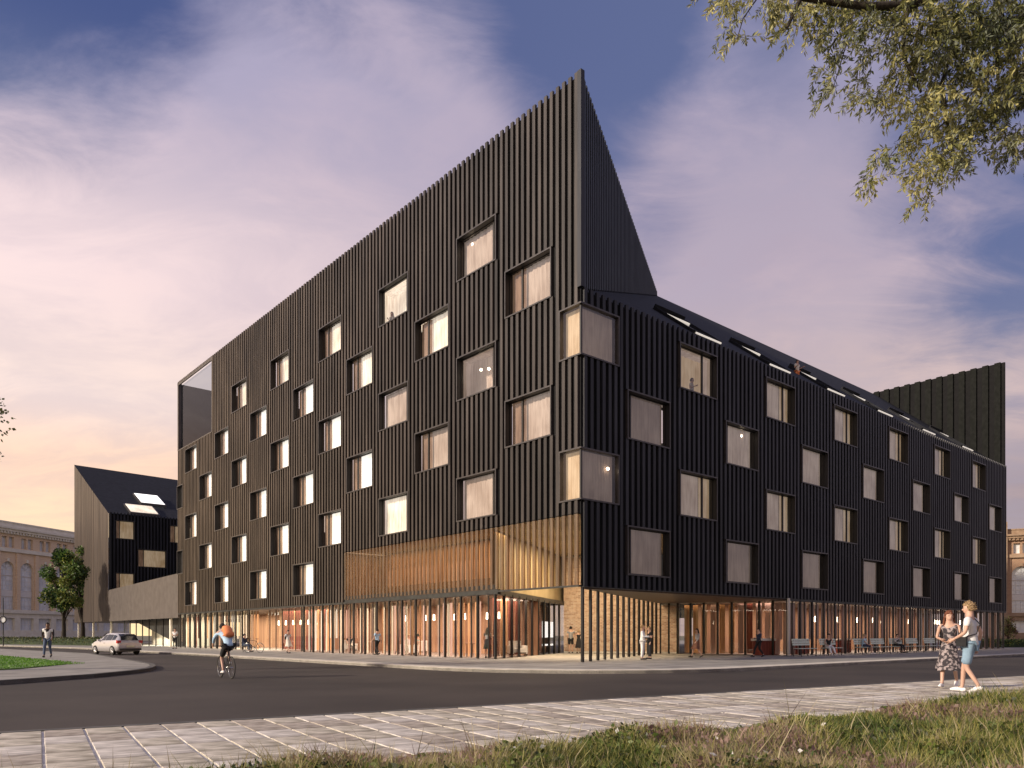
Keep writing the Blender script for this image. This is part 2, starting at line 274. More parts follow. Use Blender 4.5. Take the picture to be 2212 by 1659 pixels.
# ------------------------------------------------------------------ mesh helpers
class MB:
    def __init__(s): s.v = []; s.f = []; s.mi = []; s.sm = []
    def add(s, vs_, fs, mi=0, smooth=False):
        o = len(s.v); s.v += [tuple(v) for v in vs_]; s.f += [tuple(i + o for i in f) for f in fs]
        s.mi += [mi] * len(fs); s.sm += [smooth] * len(fs); return s
    def box(s, x0, x1, y0, y1, z0, z1, mi=0):
        if x0 > x1: x0, x1 = x1, x0
        if y0 > y1: y0, y1 = y1, y0
        v = [(x0, y0, z0), (x1, y0, z0), (x1, y1, z0), (x0, y1, z0), (x0, y0, z1), (x1, y0, z1), (x1, y1, z1), (x0, y1, z1)]
        return s.add(v, [(0, 3, 2, 1), (4, 5, 6, 7), (0, 1, 5, 4), (1, 2, 6, 5), (2, 3, 7, 6), (3, 0, 4, 7)], mi)
    def quad(s, a, b, c, d, mi=0): return s.add([a, b, c, d], [(0, 1, 2, 3)], mi)
    def poly(s, pts, mi=0): return s.add(pts, [tuple(range(len(pts)))], mi)
    def prism(s, pts, z0, z1, mi=0, mside=None):
        n = len(pts); v = [(p[0], p[1], z0) for p in pts] + [(p[0], p[1], z1) for p in pts]
        s.add(v, [tuple(range(n - 1, -1, -1)), tuple(range(n, 2 * n))], mi)
        return s.add(v, [(i, (i + 1) % n, (i + 1) % n + n, i + n) for i in range(n)], mi if mside is None else mside)
    def wallseg(s, a, b, th, z0, z1, mi=0):
        """upright slab between plan points a and b, thickness to the left of a->b"""
        d = Vector((b[0] - a[0], b[1] - a[1])).normalized(); n = Vector((-d.y, d.x)) * th
        return s.prism([a, b, (b[0] + n.x, b[1] + n.y), (a[0] + n.x, a[1] + n.y)], z0, z1, mi)
    def tube(s, p0, p1, r0, r1=None, seg=8, mi=0, caps=True):
        r1 = r0 if r1 is None else r1; p0 = Vector(p0); p1 = Vector(p1); d = (p1 - p0)
        if d.length < 1e-6: return s
        d.normalize(); u = d.orthogonal().normalized(); w = d.cross(u)
        v = []
        for p, r in ((p0, r0), (p1, r1)):
            for i in range(seg):
                a = 2 * math.pi * i / seg; v.append(p + u * (r * math.cos(a)) + w * (r * math.sin(a)))
        f = [(i, (i + 1) % seg, (i + 1) % seg + seg, i + seg) for i in range(seg)]
        s.add(v, f, mi, True)
        if caps: s.add(v, [tuple(range(seg - 1, -1, -1)), tuple(range(seg, 2 * seg))], mi)
        return s
    def path(s, pts, rs, seg=8, mi=0):
        for i in range(len(pts) - 1): s.tube(pts[i], pts[i + 1], rs[i], rs[i + 1], seg, mi)
        return s
    def ball(s, c, r, su=12, sv=8, mi=0, fn=None):
        if isinstance(r, (int, float)): r = (r, r, r)
        v = []; f = []
        for j in range(sv + 1):
            ph = math.pi * j / sv
            for i in range(su):
                th = 2 * math.pi * i / su
                p = Vector((math.sin(ph) * math.cos(th), math.sin(ph) * math.sin(th), math.cos(ph)))
                if fn: p = fn(p)
                v.append((c[0] + p.x * r[0], c[1] + p.y * r[1], c[2] + p.z * r[2]))
        for j in range(sv):
            for i in range(su): f.append((j * su + i, (j + 1) * su + i, (j + 1) * su + (i + 1) % su, j * su + (i + 1) % su))
        return s.add(v, f, mi, True)
    def torus(s, c, axis, RR, r, seg=28, sr=6, mi=0):
        ax = Vector(axis).normalized(); u = ax.orthogonal().normalized(); w = ax.cross(u); v = []; f = []
        for i in range(seg):
            a = 2 * math.pi * i / seg; rd = u * math.cos(a) + w * math.sin(a)
            for j in range(sr):
                b = 2 * math.pi * j / sr; v.append(Vector(c) + rd * (RR + r * math.cos(b)) + ax * (r * math.sin(b)))
        for i in range(seg):
            for j in range(sr): f.append((i * sr + j, ((i + 1) % seg) * sr + j, ((i + 1) % seg) * sr + (j + 1) % sr, i * sr + (j + 1) % sr))
        return s.add(v, f, mi, True)
    def mesh(s, name, mats):
        me = bpy.data.meshes.new(name); me.from_pydata(s.v, [], s.f)
        for m_ in (mats if isinstance(mats, (list, tuple)) else [mats]): me.materials.append(MATS[m_] if isinstance(m_, str) else m_)
        me.polygons.foreach_set('material_index', s.mi); me.polygons.foreach_set('use_smooth', s.sm); me.update(); return me
    def obj(s, name, mats, parent=None, loc=(0, 0, 0), rz=0.0):
        return link(name, s.mesh(name, mats), parent, loc, rz)
def link(name, me, parent=None, loc=(0, 0, 0), rz=0.0):
    o = bpy.data.objects.new(name, me); COL.objects.link(o); o.location = loc; o.rotation_euler = (0, 0, rz)
    if parent: o.parent = parent
    return o
def tag(o, label=None, cat=None, group=None, kind=None):
    if label: o['label'] = label
    if cat: o['category'] = cat
    if group: o['group'] = group
    if kind: o['kind'] = kind
    return o
def empty(name, loc, rz=0.0, **k):
    o = bpy.data.objects.new(name, None); COL.objects.link(o); o.location = loc; o.rotation_euler = (0, 0, rz); o.empty_display_size = .3
    return tag(o, **k)
def copy_tree(o, parent=None, root=True):
    c = o.copy(); COL.objects.link(c); c.parent = parent
    for ch in KIDS.get(o.name, ()): copy_tree(ch, c, False)
    return c
KIDS = {}
def note_kids(o, kids):
    KIDS[o.name] = list(kids)

# building frame: corner C, local +x runs along the right facade, local +y along the left facade
TH = math.atan2(.6516, .7586); CX, CY = 3.07, 34.2
uR = Vector((math.cos(TH), math.sin(TH))); uL = Vector((-math.sin(TH), math.cos(TH)))
def W(x, y): return (CX + uR.x * x + uL.x * y, CY + uR.y * x + uL.y * y)
def Lc(X, Y): d = Vector((X - CX, Y - CY)); return (d.dot(uR), d.dot(uL))
def G(px, py, z=0.0):
    Z = 1659.0 * (1.2 - z) / (py - 1372.0); return ((px - 1106) / 1659.0 * Z, Z)
def P(px, Z): return ((px - 1106) / 1659.0 * Z, Z)

# ------------------------------------------------------------------ ground, roads, pavements
g = MB().poly([(-900, -300, -.16), (900, -300, -.16), (900, 1500, -.16), (-900, 1500, -.16)]); tag(g.obj('ground', 'ground_far'), kind='structure')
g = MB().poly([(-160, -60, -.12), (160, -60, -.12), (160, 175, -.12), (-160, 175, -.12)]); tag(g.obj('road', 'asphalt'), kind='structure')

def kerbed(name, pts, kerbmat, topmat, kw=.16, kerb_range=None):
    """a pavement slab (prism) with a separate raised kerb strip along its outline"""
    n = len(pts); b = MB(); b.prism(pts, -.13, -.012, 0)
    o = b.obj(name, [topmat]); tag(o, kind='structure')
    k = MB(); rng = range(n) if kerb_range is None else kerb_range
    V = [Vector(p) for p in pts]
    def off(i):
        a = (V[i] - V[i - 1]).normalized(); c = (V[(i + 1) % n] - V[i]).normalized()
        na = Vector((-a.y, a.x)); nc = Vector((-c.y, c.x)); m_ = (na + nc).normalized()
        return V[i] + m_ * (kw / max(.3, m_.dot(na)))
    for i in rng:
        j = (i + 1) % n; a, bb, c, d = V[i], V[j], off(j), off(i)
        k.prism([a, bb, c, d], -.125, .004)
    o2 = k.obj(name + '_kerb', kerbmat, o); return o

def arc(cx, cy, r, a0, a1, n=10): return [(cx + r * math.cos(a0 + (a1 - a0) * i / n), cy + r * math.sin(a0 + (a1 - a0) * i / n)) for i in range(n + 1)]
# pavement round the dark building (plan in building coordinates, turned into world)
loc_pts = [(150, 70), (-6.5, 135), (-14.5, 120), (-11.5, 84), (-8.6, 60), (-8.2, 52), (-8, 20)] + arc(0, 0, 8, math.pi, math.pi * 1.5, 12) + [(30, -8), (60, -8.4), (150, -9)]
pts = [W(*p) for p in loc_pts]
kerbed('pavement', pts, 'kerb_pale', 'pavement_far', kw=.9, kerb_range=range(2, len(pts) - 2))
# island with lawn at the left
isl = [(-70, 17), (-13.6, 20.2), (-12.9, 23.7), (-12.95, 26.2), (-13.25, 28.2), (-14.0, 30.2), (-15.0, 32.2), (-17.0, 35.2), (-28, 51), (-45.8, 68.7), (-120, 130), (-130, 60)]
kerbed('traffic_island', isl, 'kerb_dark', 'pavement_far', kw=.22)
MB().prism([(-60, 18), (-18.2, 25.2), (-17.6, 27.5), (-18.4, 31.5), (-19.2, 33.2), (-29.5, 44.5), (-60, 75)], -.011, .03).obj('lawn', 'lawn_green')
tag(bpy.data.objects['lawn'], 'short bright green lawn on the corner island at the far left', 'lawn', kind='stuff')

# foreground pavement of single slabs
K0 = Vector((-6.29, 9.43)); kd = Vector((.851, .525)).normalized(); kn = Vector((kd.y, -kd.x))
fp = tag(MB().prism([tuple(K0 + kd * -22), tuple(K0 + kd * -22 + kn * 6.2), tuple(K0 + kd * 75 + kn * 6.2), tuple(K0 + kd * 75)], -.13, -.014).obj('footpath', 'mortar'), kind='structure')
tag(MB().prism([tuple(K0 + kd * -22 - kn * .14), tuple(K0 + kd * -22 - kn * .004), tuple(K0 + kd * 75 - kn * .004), tuple(K0 + kd * 75 - kn * .14)], -.13, .002).obj('footpath_kerb', 'kerb_dark', fp), None)
SW, SD = .45, .72
slab_me = []
for mname in ('slab_a', 'slab_b', 'slab_c'):
    b = MB(); g_ = .014; h = .006
    v = [(g_, g_, -.012), (SW - g_, g_, -.012), (SW - g_, SD - g_, -.012), (g_, SD - g_, -.012), (g_ + h, g_ + h, 0), (SW - g_ - h, g_ + h, 0), (SW - g_ - h, SD - g_ - h, 0), (g_ + h, SD - g_ - h, 0)]
    b.add(v, [(0, 1, 5, 4), (1, 2, 6, 5), (2, 3, 7, 6), (3, 0, 4, 7), (4, 5, 6, 7)]); slab_me.append(b.mesh('slab', mname))
rot_s = math.atan2(kd.y, kd.x)
cells = []
for j in range(7):
    for i in range(-16, 110):
        o_ = K0 + kd * (i * SW) + kn * (.02 + j * SD + SD)
        c = o_ + kd * SW * .5 - kn * SD * .5
        if c.y < 4 or abs(c.x / c.y) > .75: continue
        cells.append((c.length, o_, i, j))
cells.sort(key=lambda q: q[0]); rest = MB()
for k, (dd, o_, i, j) in enumerate(cells):
    dz = rnd.uniform(-.002, .003); q = rnd.random(); mi = 0 if q < .45 else (1 if q < .72 else 2)
    if k < 300:
        o = link('slab', slab_me[mi], fp, (o_.x, o_.y, dz), rot_s)
    else:
        g_ = .012; a = [o_ + kd * u - kn * v for u, v in ((g_, g_), (SW - g_, g_), (SW - g_, SD - g_), (g_, SD - g_))]
        rest.prism([tuple(p) for p in a], -.012, dz, mi)
o = rest.obj('far_slabs', ['slab_a', 'slab_b', 'slab_c'], fp); o['kind'] = 'stuff'

# ------------------------------------------------------------------ main dark building
BZ, TOPZ, EAVE, LEN = 3.38, 26.2, 16.6, 55.6
B = empty('slatted_building', (CX, CY, 0), TH, label='long black ribbed building with a sharp peak on the street corner, staggered square windows', cat='building')
def wl(b, u0, u1, z0, z1, holes, axis, depth=0.0):
    """sheet of wall with rectangular holes; axis 'x' lies in y=depth, 'y' lies in x=depth"""
    us = sorted({u0, u1} | {h[k] for h in holes for k in (0, 1) if u0 < h[k] < u1}); zs = sorted({z0, z1} | {h[k] for h in holes for k in (2, 3) if z0 < h[k] < z1})
    for i in range(len(us) - 1):
        for j in range(len(zs) - 1):
            cu, cz = (us[i] + us[i + 1]) / 2, (zs[j] + zs[j + 1]) / 2
            if any(h[0] < cu < h[1] and h[2] < cz < h[3] for h in holes): continue
            if axis == 'x': b.quad((us[i], depth, zs[j]), (us[i + 1], depth, zs[j]), (us[i + 1], depth, zs[j + 1]), (us[i], depth, zs[j + 1]))
            else: b.quad((depth, us[i + 1], zs[j]), (depth, us[i], zs[j]), (depth, us[i], zs[j + 1]), (depth, us[i + 1], zs[j + 1]))
WH = 2.2
LV_EVEN, LV_ODD = (7.3, 13.73, 20.1), (4.1, 10.5, 16.9)
left_w = []   # (y0,y1,z,col)
for c in range(1, 15):
    y0 = 1.85 + 4.01 * (c - 1); y1 = y0 + 3.2
    if c == 14: y1 = LEN
    for z in (LV_EVEN if c % 2 == 0 else LV_ODD):
        if z < 6 and y0 < 24: continue
        if z > 18 and y0 > 44: continue
        if c == 12 and z > 18: continue
        left_w.append((y0, y1, z, c))
right_w = []
for c in range(1, 14):
    x0 = 3.05 + 4.0 * (c - 1); x1 = x0 + 3.1
    for z in ((7.3, 13.73) if c % 2 == 0 else (4.1, 10.5)):
        right_w.append((x0, x1, z, c))
corner_z = (7.3, 13.73)
L_open = (46.0, LEN - .25, 19.55, TOPZ - .25)
SCR = (0.0, 21.4, BZ, 6.62)
holesL = [(a, b_, z, z + WH) for a, b_, z, c in left_w] + [(-.01, 1.2, z, z + WH) for z in corner_z] + [L_open, (0.0, 21.4, BZ, 6.62)]
holesR = [(a, b_, z, z + WH) for a, b_, z, c in right_w] + [(-.01, 2.35, z, z + WH) for z in corner_z]
b = MB(); wl(b, 0, LEN, BZ, TOPZ, holesL, 'y'); b.obj('left_wall', 'wall_black', B)
b = MB(); wl(b, 0, LEN, BZ, EAVE, holesR, 'x'); b.obj('right_wall', 'wall_black', B)
# fins seen over the roof and behind the terrace opening
b = MB(); b.box(.3, 14, LEN - .25, LEN, 12, TOPZ - .1); b.obj('end_wall', 'smooth_panel', B)
b = MB(); b.quad((LEN, 0, BZ), (LEN, 45, BZ), (LEN, 45, TOPZ), (LEN, 0, TOPZ)); b.quad((LEN - .2, 0, EAVE - .3), (LEN - .2, 0, TOPZ), (LEN - .2, 45, TOPZ), (LEN - .2, 45, EAVE - .3))
b.quad((LEN - .2, 0, EAVE), (LEN, 0, EAVE), (LEN, 0, TOPZ), (LEN - .2, 0, TOPZ)); b.quad((LEN - .2, 0, TOPZ), (LEN, 0, TOPZ), (LEN, 45, TOPZ), (LEN - .2, 45, TOPZ)); b.obj('end_parapet', 'wall_black', B)
# roof: sloping plane up to the ridge, cut by the diagonal parapet
XC, YC = 20.4, 12.0
b = MB(); b.poly([(0, 0, EAVE), (LEN - .2, 0, EAVE), (LEN - .2, YC, TOPZ), (XC, YC, TOPZ)]); b.quad((XC, YC, TOPZ), (LEN - .2, YC, TOPZ), (LEN - .2, 30, TOPZ), (XC, 30, TOPZ))
b.poly([(0, 0, TOPZ - .4), (XC, YC, TOPZ - .4), (XC, 30, TOPZ - .4), (.3, 45.8, TOPZ - .4), (0, 45.8, TOPZ - .4)]); b.obj('roof', 'roof_metal', B)
b = MB(); b.poly([(0, 0, EAVE), (XC, YC, TOPZ - .01), (XC, YC, TOPZ), (0, 0, TOPZ)])
dn = Vector((XC, YC)).normalized(); dp = Vector((dn.y, -dn.x))
b.obj('diagonal_parapet', 'slate_panel', B)
DL = Vector((XC, YC)).length
b = MB()
for k in range(58):
    t = (k + .5) / 58; p = Vector((XC, YC)) * t; z0 = EAVE + (TOPZ - EAVE) * t
    a = p + dp * .05; w_ = dn * .10
    if TOPZ - z0 > .1: b.prism([tuple(p - w_), tuple(a - w_), tuple(a + w_), tuple(p + w_)], z0 + .02, TOPZ + .10)
o = b.obj('parapet_seams', 'slate_panel', B); o['kind'] = 'stuff'
MB().box(-.13, .1, -.13, .1, EAVE + .1, TOPZ + .12).obj('corner_post', 'rib_right', B)

# ribs, one object per vertical line
def segs(u, holes, z0, z1, pad=.06):
    out = [(z0, z1)]
    for h in holes:
        if h[0] - .06 < u < h[1] + .06:
            nw = []
            for a, c in out:
                lo, hi = h[2] - pad, h[3] + pad
                if hi <= a or lo >= c: nw.append((a, c)); continue
                if lo > a: nw.append((a, lo))
                if hi < c: nw.append((hi, c))
            out = nw
    return [s_ for s_ in out if s_[1] - s_[0] > .05]
RW, RD, PI_ = .19, .115, .4
scr_hole = (0.0, 21.4, BZ - .1, 6.60)
RIBS = []; y = .2
while y < LEN - .05:
    hs = [h for h in holesL if h is not holesL[-1]] + [scr_hole]
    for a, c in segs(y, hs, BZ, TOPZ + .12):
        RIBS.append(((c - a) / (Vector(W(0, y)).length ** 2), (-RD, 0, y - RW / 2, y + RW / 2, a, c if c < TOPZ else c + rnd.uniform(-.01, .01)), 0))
    y += PI_
x = .2
while x < LEN - .05:
    for a, c in segs(x, holesR, BZ, EAVE + .10): RIBS.append(((c - a) / (Vector(W(x, 0)).length ** 2), (x - RW / 2, x + RW / 2, -RD, 0, a, c), 1))
    x += PI_
RIBS.sort(key=lambda q: -q[0]); rest = MB()
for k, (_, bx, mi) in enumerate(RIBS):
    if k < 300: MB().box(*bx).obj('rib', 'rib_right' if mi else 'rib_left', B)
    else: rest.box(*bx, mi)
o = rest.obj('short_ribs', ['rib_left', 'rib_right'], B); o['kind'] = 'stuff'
b = MB(); y = .3
while y < 45:
    b.box(LEN - .2 - .16, LEN - .2, y, y + .5, EAVE - .3, TOPZ + .04); y += 1.0
o = b.obj('parapet_ribs', 'parapet_metal', B); o['kind'] = 'stuff'
b = MB(); b.box(-RD, -.001, 46, LEN, TOPZ - .25, TOPZ + .02); b.box(-.1, .25, LEN - .24, LEN + .02, 19.5, TOPZ - .02); b.box(-RD - .02, .2, 45.85, 46.0, 19.5, TOPZ + .05); b.box(-RD, .2, 46, LEN - .25, 19.45, 19.54)
b.obj('terrace_frame', 'smooth_panel', B)
MB().quad((.12, LEN - .3, 19.56), (.12, 46.05, 19.56), (.12, 46.05, TOPZ - .26), (.12, LEN - .3, TOPZ - .26)).obj('terrace_glazing', 'terrace_glass', B)
MB().box(.3, 14, 46, LEN - .26, 19.3, 19.5).obj('terrace_floor', 'smooth_panel', B)

# windows -----------------------------------------------------------
def window_meshes(w, h, mull, deep=.38, big='cloth_tan', small='cloth_brown'):
    t = .07; fr = MB(); ox, oi = -.15, .30
    fr.box(-t, w + t, ox, oi, -t, 0); fr.box(-t, w + t, ox, oi, h, h + t); fr.box(-t, 0, ox, oi, 0, h); fr.box(w, w + t, ox, oi, 0, h)
    rv = MB(); q = .012
    rv.quad((q, ox + .03, q), (q, ox + .03, h - q), (q, .26, h - q), (q, .26, q)); rv.quad((w - q, ox + .03, q), (w - q, .26, q), (w - q, .26, h - q), (w - q, ox + .03, h - q))
    rv.quad((q, ox + .03, h - q), (w - q, ox + .03, h - q), (w - q, .26, h - q), (q, .26, h - q))
    md = MB()
    f = .05; yy0, yy1 = .13, .20
    md.box(q, w - q, yy0, yy1, q, f); md.box(q, w - q, yy0, yy1, h - f, h - q); md.box(q, f, yy0, yy1, f, h - f); md.box(w - f, w - q, yy0, yy1, f, h - f)
    xm = w * mull; md.box(xm - .045, xm + .045, yy0 - .02, yy1, f, h - f)
    pn = MB().quad((q, .165, q), (w - q, .165, q), (w - q, .165, h - q), (q, .165, h - q))
    def folds(x0, x1, dep):
        c = MB(); n = max(6, int((x1 - x0) / .09)); v = []; fc = []
        for i in range(n + 1):
            xx = x0 + (x1 - x0) * i / n; yy = dep + .025 * math.sin(i * 1.9) + .015 * math.sin(i * .7)
            v += [(xx, yy, -.05 if deep < .6 else -.6), (xx, yy, h + .05 if deep < .6 else h + .32)]
            if i: fc.append((2 * i - 2, 2 * i, 2 * i + 1, 2 * i - 1))
        return c.add(v, fc, 0, True)
    lo, hi = (-.05, w + .05) if deep < .6 else (-.9, w + .9)
    side = MB()
    if deep > .6:
        for xx in (lo, hi): side.quad((xx, .31, -.6), (xx, deep, -.6), (xx, deep, h + .3), (xx, .31, h + .3))
        side.quad((lo, .31, h + .3), (hi, .31, h + .3), (hi, deep, h + .3), (lo, deep, h + .3))  # sides and ceiling glow in the curtain material, added to brighten the room
    if mull < .5: s0, s1, b0, b1 = lo, xm, xm, hi
    else: s0, s1, b0, b1 = xm, hi, lo, xm
    return dict(fr=fr.mesh('window', 'trim_metal'), rv=rv.mesh('reveal', 'reveal_black'), md=md.mesh('frame', 'mullion_black'), pn=pn.mesh('pane', 'window_glass'),
                rm=side.mesh('room', big) if deep > .6 else None, cs=folds(s0, s1, deep - .02).mesh('side_curtain', small), cb=folds(b0, b1, deep).mesh('curtain', big))
WM = {}
def put_window(parent, loc, rz, w, h, mull, deep, big, small):
    key = (round(w, 2), h, mull, deep, big, small)
    if key not in WM: WM[key] = window_meshes(*key)
    m_ = WM[key]; o = link('window', m_['fr'], parent, loc, rz)
    link('reveal', m_['rv'], o); link('frame', m_['md'], o); link('pane', m_['pn'], o); link('side_curtain', m_['cs'], o); link('curtain', m_['cb'], o)
    if m_['rm']: link('room', m_['rm'], o)
    return o
for y0, y1, z, c in left_w:
    if c <= 2: big = 'cloth_tan'
    elif c <= 4: big = 'cloth_pale' if z < 8 or z > 15 else 'cloth_tan'
    elif c <= 5: big = 'cloth_pale' if z > 15 else 'cloth_white'
    else: big = 'cloth_pale' if z > 18 else 'cloth_white'
    deep = 1.5 if (c, z) in ((4, 20.1), (2, 13.73)) else .40
    put_window(B, (0, y1, z), -math.pi / 2, y1 - y0, WH, .30 if (c % 2 or c >= 6) else .86, deep, big, 'cloth_brown' if (c % 2 or c >= 6) else 'cloth_pale')
for x0, x1, z, c in right_w:
    big = 'cloth_dim' if (z < 6 or c in (1,)) else ('cloth_tan', 'cloth_tan', 'cloth_dim')[(c * 3 + int(z)) % 3]
    if c in (12, 13) and z < 8: big = 'cloth_dim'
    deep = 1.5 if (c, z) in ((2, 13.73),) else .40
    put_window(B, (x0, 0, z), 0, x1 - x0, WH, .14 if c % 2 else .70, deep, big, 'cloth_gold' if c % 2 == 0 else 'cloth_dim')
for i, z in enumerate(corner_z):
    t = .07; wa, wb = 1.2, 2.35
    fr = MB()
    for (a, c) in ((-t, 0), (WH, WH + t)):
        fr.box(-.15, .4, -.15, wa + t, z + a, z + c); fr.box(.4, wb + t, -.15, .4, z + a, z + c)
    fr.box(-.15, .4, wa, wa + t, z, z + WH); fr.box(wb, wb + t, -.15, .4, z, z + WH)
    o = fr.obj('corner_window', 'trim_metal', B)
    MB().box(-.06, .03, -.06, .03, z, z + WH).obj('mullion', 'mullion_black', o)
    p_ = MB(); p_.quad((-.03, wa, z), (-.03, -.03, z), (-.03, -.03, z + WH), (-.03, wa, z + WH)); p_.quad((-.03, -.031, z), (wb, -.031, z), (wb, -.031, z + WH), (-.03, -.031, z + WH)); p_.obj('pane', 'window_glass', o)
    c_ = MB(); n = 26; v = []; fc = []
    for q in range(n + 1):
        yy = wa - (wa - .25) * q / n; v += [(.25 + .02 * math.sin(q * 1.9), yy, z - .02), (.25 + .02 * math.sin(q * 1.9), yy, z + WH + .02)]
        if q: fc.append((2 * q - 2, 2 * q, 2 * q + 1, 2 * q - 1))
    c_.add(v, fc, 0, True).obj('curtain', 'cloth_gold' if i else 'cloth_gold', o)
    c_ = MB(); v = []; fc = []; n = 40
    for q in range(n + 1):
        xx = .25 + (wb - .25) * q / n; v += [(xx, .25 + .02 * math.sin(q * 1.9), z - .02), (xx, .25 + .02 * math.sin(q * 1.9), z + WH + .02)]
        if q: fc.append((2 * q - 2, 2 * q, 2 * q + 1, 2 * q - 1))
    c_.add(v, fc, 0, True).obj('curtain', 'cloth_dim', o)

# skylights on the sloping roof
def roofz(y): return EAVE + (TOPZ - EAVE) * y / YC
sn = Vector((0, -(TOPZ - EAVE), YC)).normalized(); sl = Vector((0, YC, TOPZ - EAVE)).normalized()
sky_x = []
for k_, px in enumerate((1568, 1722, 1842, 1947, 2040, 2122)):
    # point on the plane y=0 of the facade under that pixel
    r = (px - 1106) / 1659.; x_ = (r * CY - CX) / (uR.x - r * uR.y); sky_x.append(x_)
for x_ in sky_x:
    fr = MB(); w_ = 1.25
    def RP(xx, s, h): p = Vector((xx, 0, EAVE)) + sl * s + sn * h; return tuple(p)
    def rbox(bm, x0, x1, s0, s1, h0, h1):
        v = [RP(x0, s0, h0), RP(x1, s0, h0), RP(x1, s1, h0), RP(x0, s1, h0), RP(x0, s0, h1), RP(x1, s0, h1), RP(x1, s1, h1), RP(x0, s1, h1)]
        bm.add(v, [(0, 3, 2, 1), (4, 5, 6, 7), (0, 1, 5, 4), (1, 2, 6, 5), (2, 3, 7, 6), (3, 0, 4, 7)])
    rbox(fr, x_ - w_ - .1, x_ + w_ + .1, 1.6, 1.7, 0, .16); rbox(fr, x_ - w_ - .1, x_ + w_ + .1, 4.9, 5.0, 0, .30)
    rbox(fr, x_ - w_ - .1, x_ - w_, 1.7, 4.9, 0, .16); rbox(fr, x_ + w_, x_ + w_ + .1, 1.7, 4.9, 0, .16)
    o = fr.obj('skylight', 'roof_metal', B)
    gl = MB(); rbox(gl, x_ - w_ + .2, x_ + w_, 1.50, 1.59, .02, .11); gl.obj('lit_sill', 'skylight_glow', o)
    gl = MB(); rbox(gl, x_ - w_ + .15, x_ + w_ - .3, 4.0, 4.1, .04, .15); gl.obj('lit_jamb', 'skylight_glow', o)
    gl = MB(); rbox(gl, x_ - w_, x_ + w_, 1.72, 4.88, .03, .06); gl.obj('pane', 'car_glass', o)

# ground floor ------------------------------------------------------
G1 = (0.0, 5.95); G2 = (12.4, 13.7); DD = (15.9, 8.15); F1 = (17.45, 0.0)
curve = [F1, (17.4, 1.8), (17.2, 3.6), (16.8, 5.4), (16.2, 7.0), DD]
MB().prism([(.02, .02), (17.4, .02)] + curve[1:], BZ - .1, BZ - .01).obj('soffit', 'soffit_wood', B)
MB().prism([G1, G2, (12.4, 30), (.02, 30)], BZ - .12, BZ + .1).obj('mezzanine_floor', 'soffit_wood', B)
MB().prism([(.02, 30), (12.4, 30), (12.4, 83), (.4, 83)], BZ - .12, BZ).obj('ceiling', 'smooth_panel', B)
MB().prism([(17.5, .1), (LEN - .1, .1), (LEN - .1, 12), (17.5, 12)], BZ - .12, BZ).obj('ceiling', 'smooth_panel', B)
MB().prism([(.05, .3), (17, .3), (17, 21.3), (.05, 21.3)], 6.64, 6.8).obj('lobby_ceiling', 'gold_ceiling', B)
MB().prism([(.02, 6), (12, 13.6), (12, 55.4), (.02, 55.4)], -.011, .003).obj('floor', 'floor_inside', B)
MB().prism([(17.5, .05), (LEN - .1, .05), (LEN - .1, 12), (16.3, 12), (15.9, 8.3)], -.011, .003).obj('floor', 'floor_inside', B)
b = MB(); b.quad((6.5, 9.9, 0), (6.5, 55.4, 0), (6.5, 55.4, BZ), (6.5, 9.9, BZ)); b.wallseg((6.4, 11.6), (12.6, 15.5), .1, 0, BZ - .13); b.obj('back_wall', 'warm_wall', B)
b = MB(); b.quad((17.5, 6.5, 0), (LEN, 6.5, 0), (LEN, 6.5, BZ), (17.5, 6.5, BZ)); b.obj('back_wall', 'warm_wall', B)
b = MB(); b.quad((2.6, 7.9, BZ + .1), (2.6, 21.4, BZ + .1), (2.6, 21.4, 6.6), (2.6, 7.9, 6.6)); b.quad((.35, 6.75, BZ + .1), (2.6, 7.9, BZ + .1), (2.6, 7.9, 6.6), (.35, 6.75, 6.6)); b.quad((0, 21.4, BZ), (3, 21.4, BZ), (3, 21.4, 6.6), (0, 21.4, 6.6)); b.obj('gallery_wall', 'warm_wall', B)
b = MB(); b.wallseg((.6, 6.7), (13.4, 14.7), .1, BZ + .15, 6.63); b.obj('gold_wall', 'gold_ceiling', B)
MB().box(1.9, 2.0, 8.4, 21.3, BZ + .1, 4.35).obj('gallery_rail', 'bronze_fin', B)
b = MB(); b.box(-.10, .1, 5.7, 21.4, BZ - .12, BZ + .13); b.wallseg((0, 5.9), (12.4, 13.65), .14, BZ - .14, BZ + .14); b.obj('fascia', 'fascia_black', B)
for q in ((-.06, .06, 21.4, LEN, BZ - .14, BZ), (17.4, LEN, -.06, .06, BZ - .14, BZ), (-.15, .0, 0, 5.7, BZ - .02, BZ + .06), (.0, 17.5, -.17, .0, BZ - .03, BZ)): MB().box(*q).obj('fascia', 'fascia_black', B)
# fins of the see-through screen
y = .2
while y < 21.4:
    MB().box(-RD, -.02, y - .10, y + .10, BZ + .14 if y > 5.7 else BZ + .05, 6.62).obj('screen_fin', 'bronze_fin', B); y += PI_
y = 6.0
while y < 21.3: MB().box(-.12, -.03, y - .075, y + .075, BZ + .15, BZ + .36).obj('bracket', 'post_black', B); y += PI_
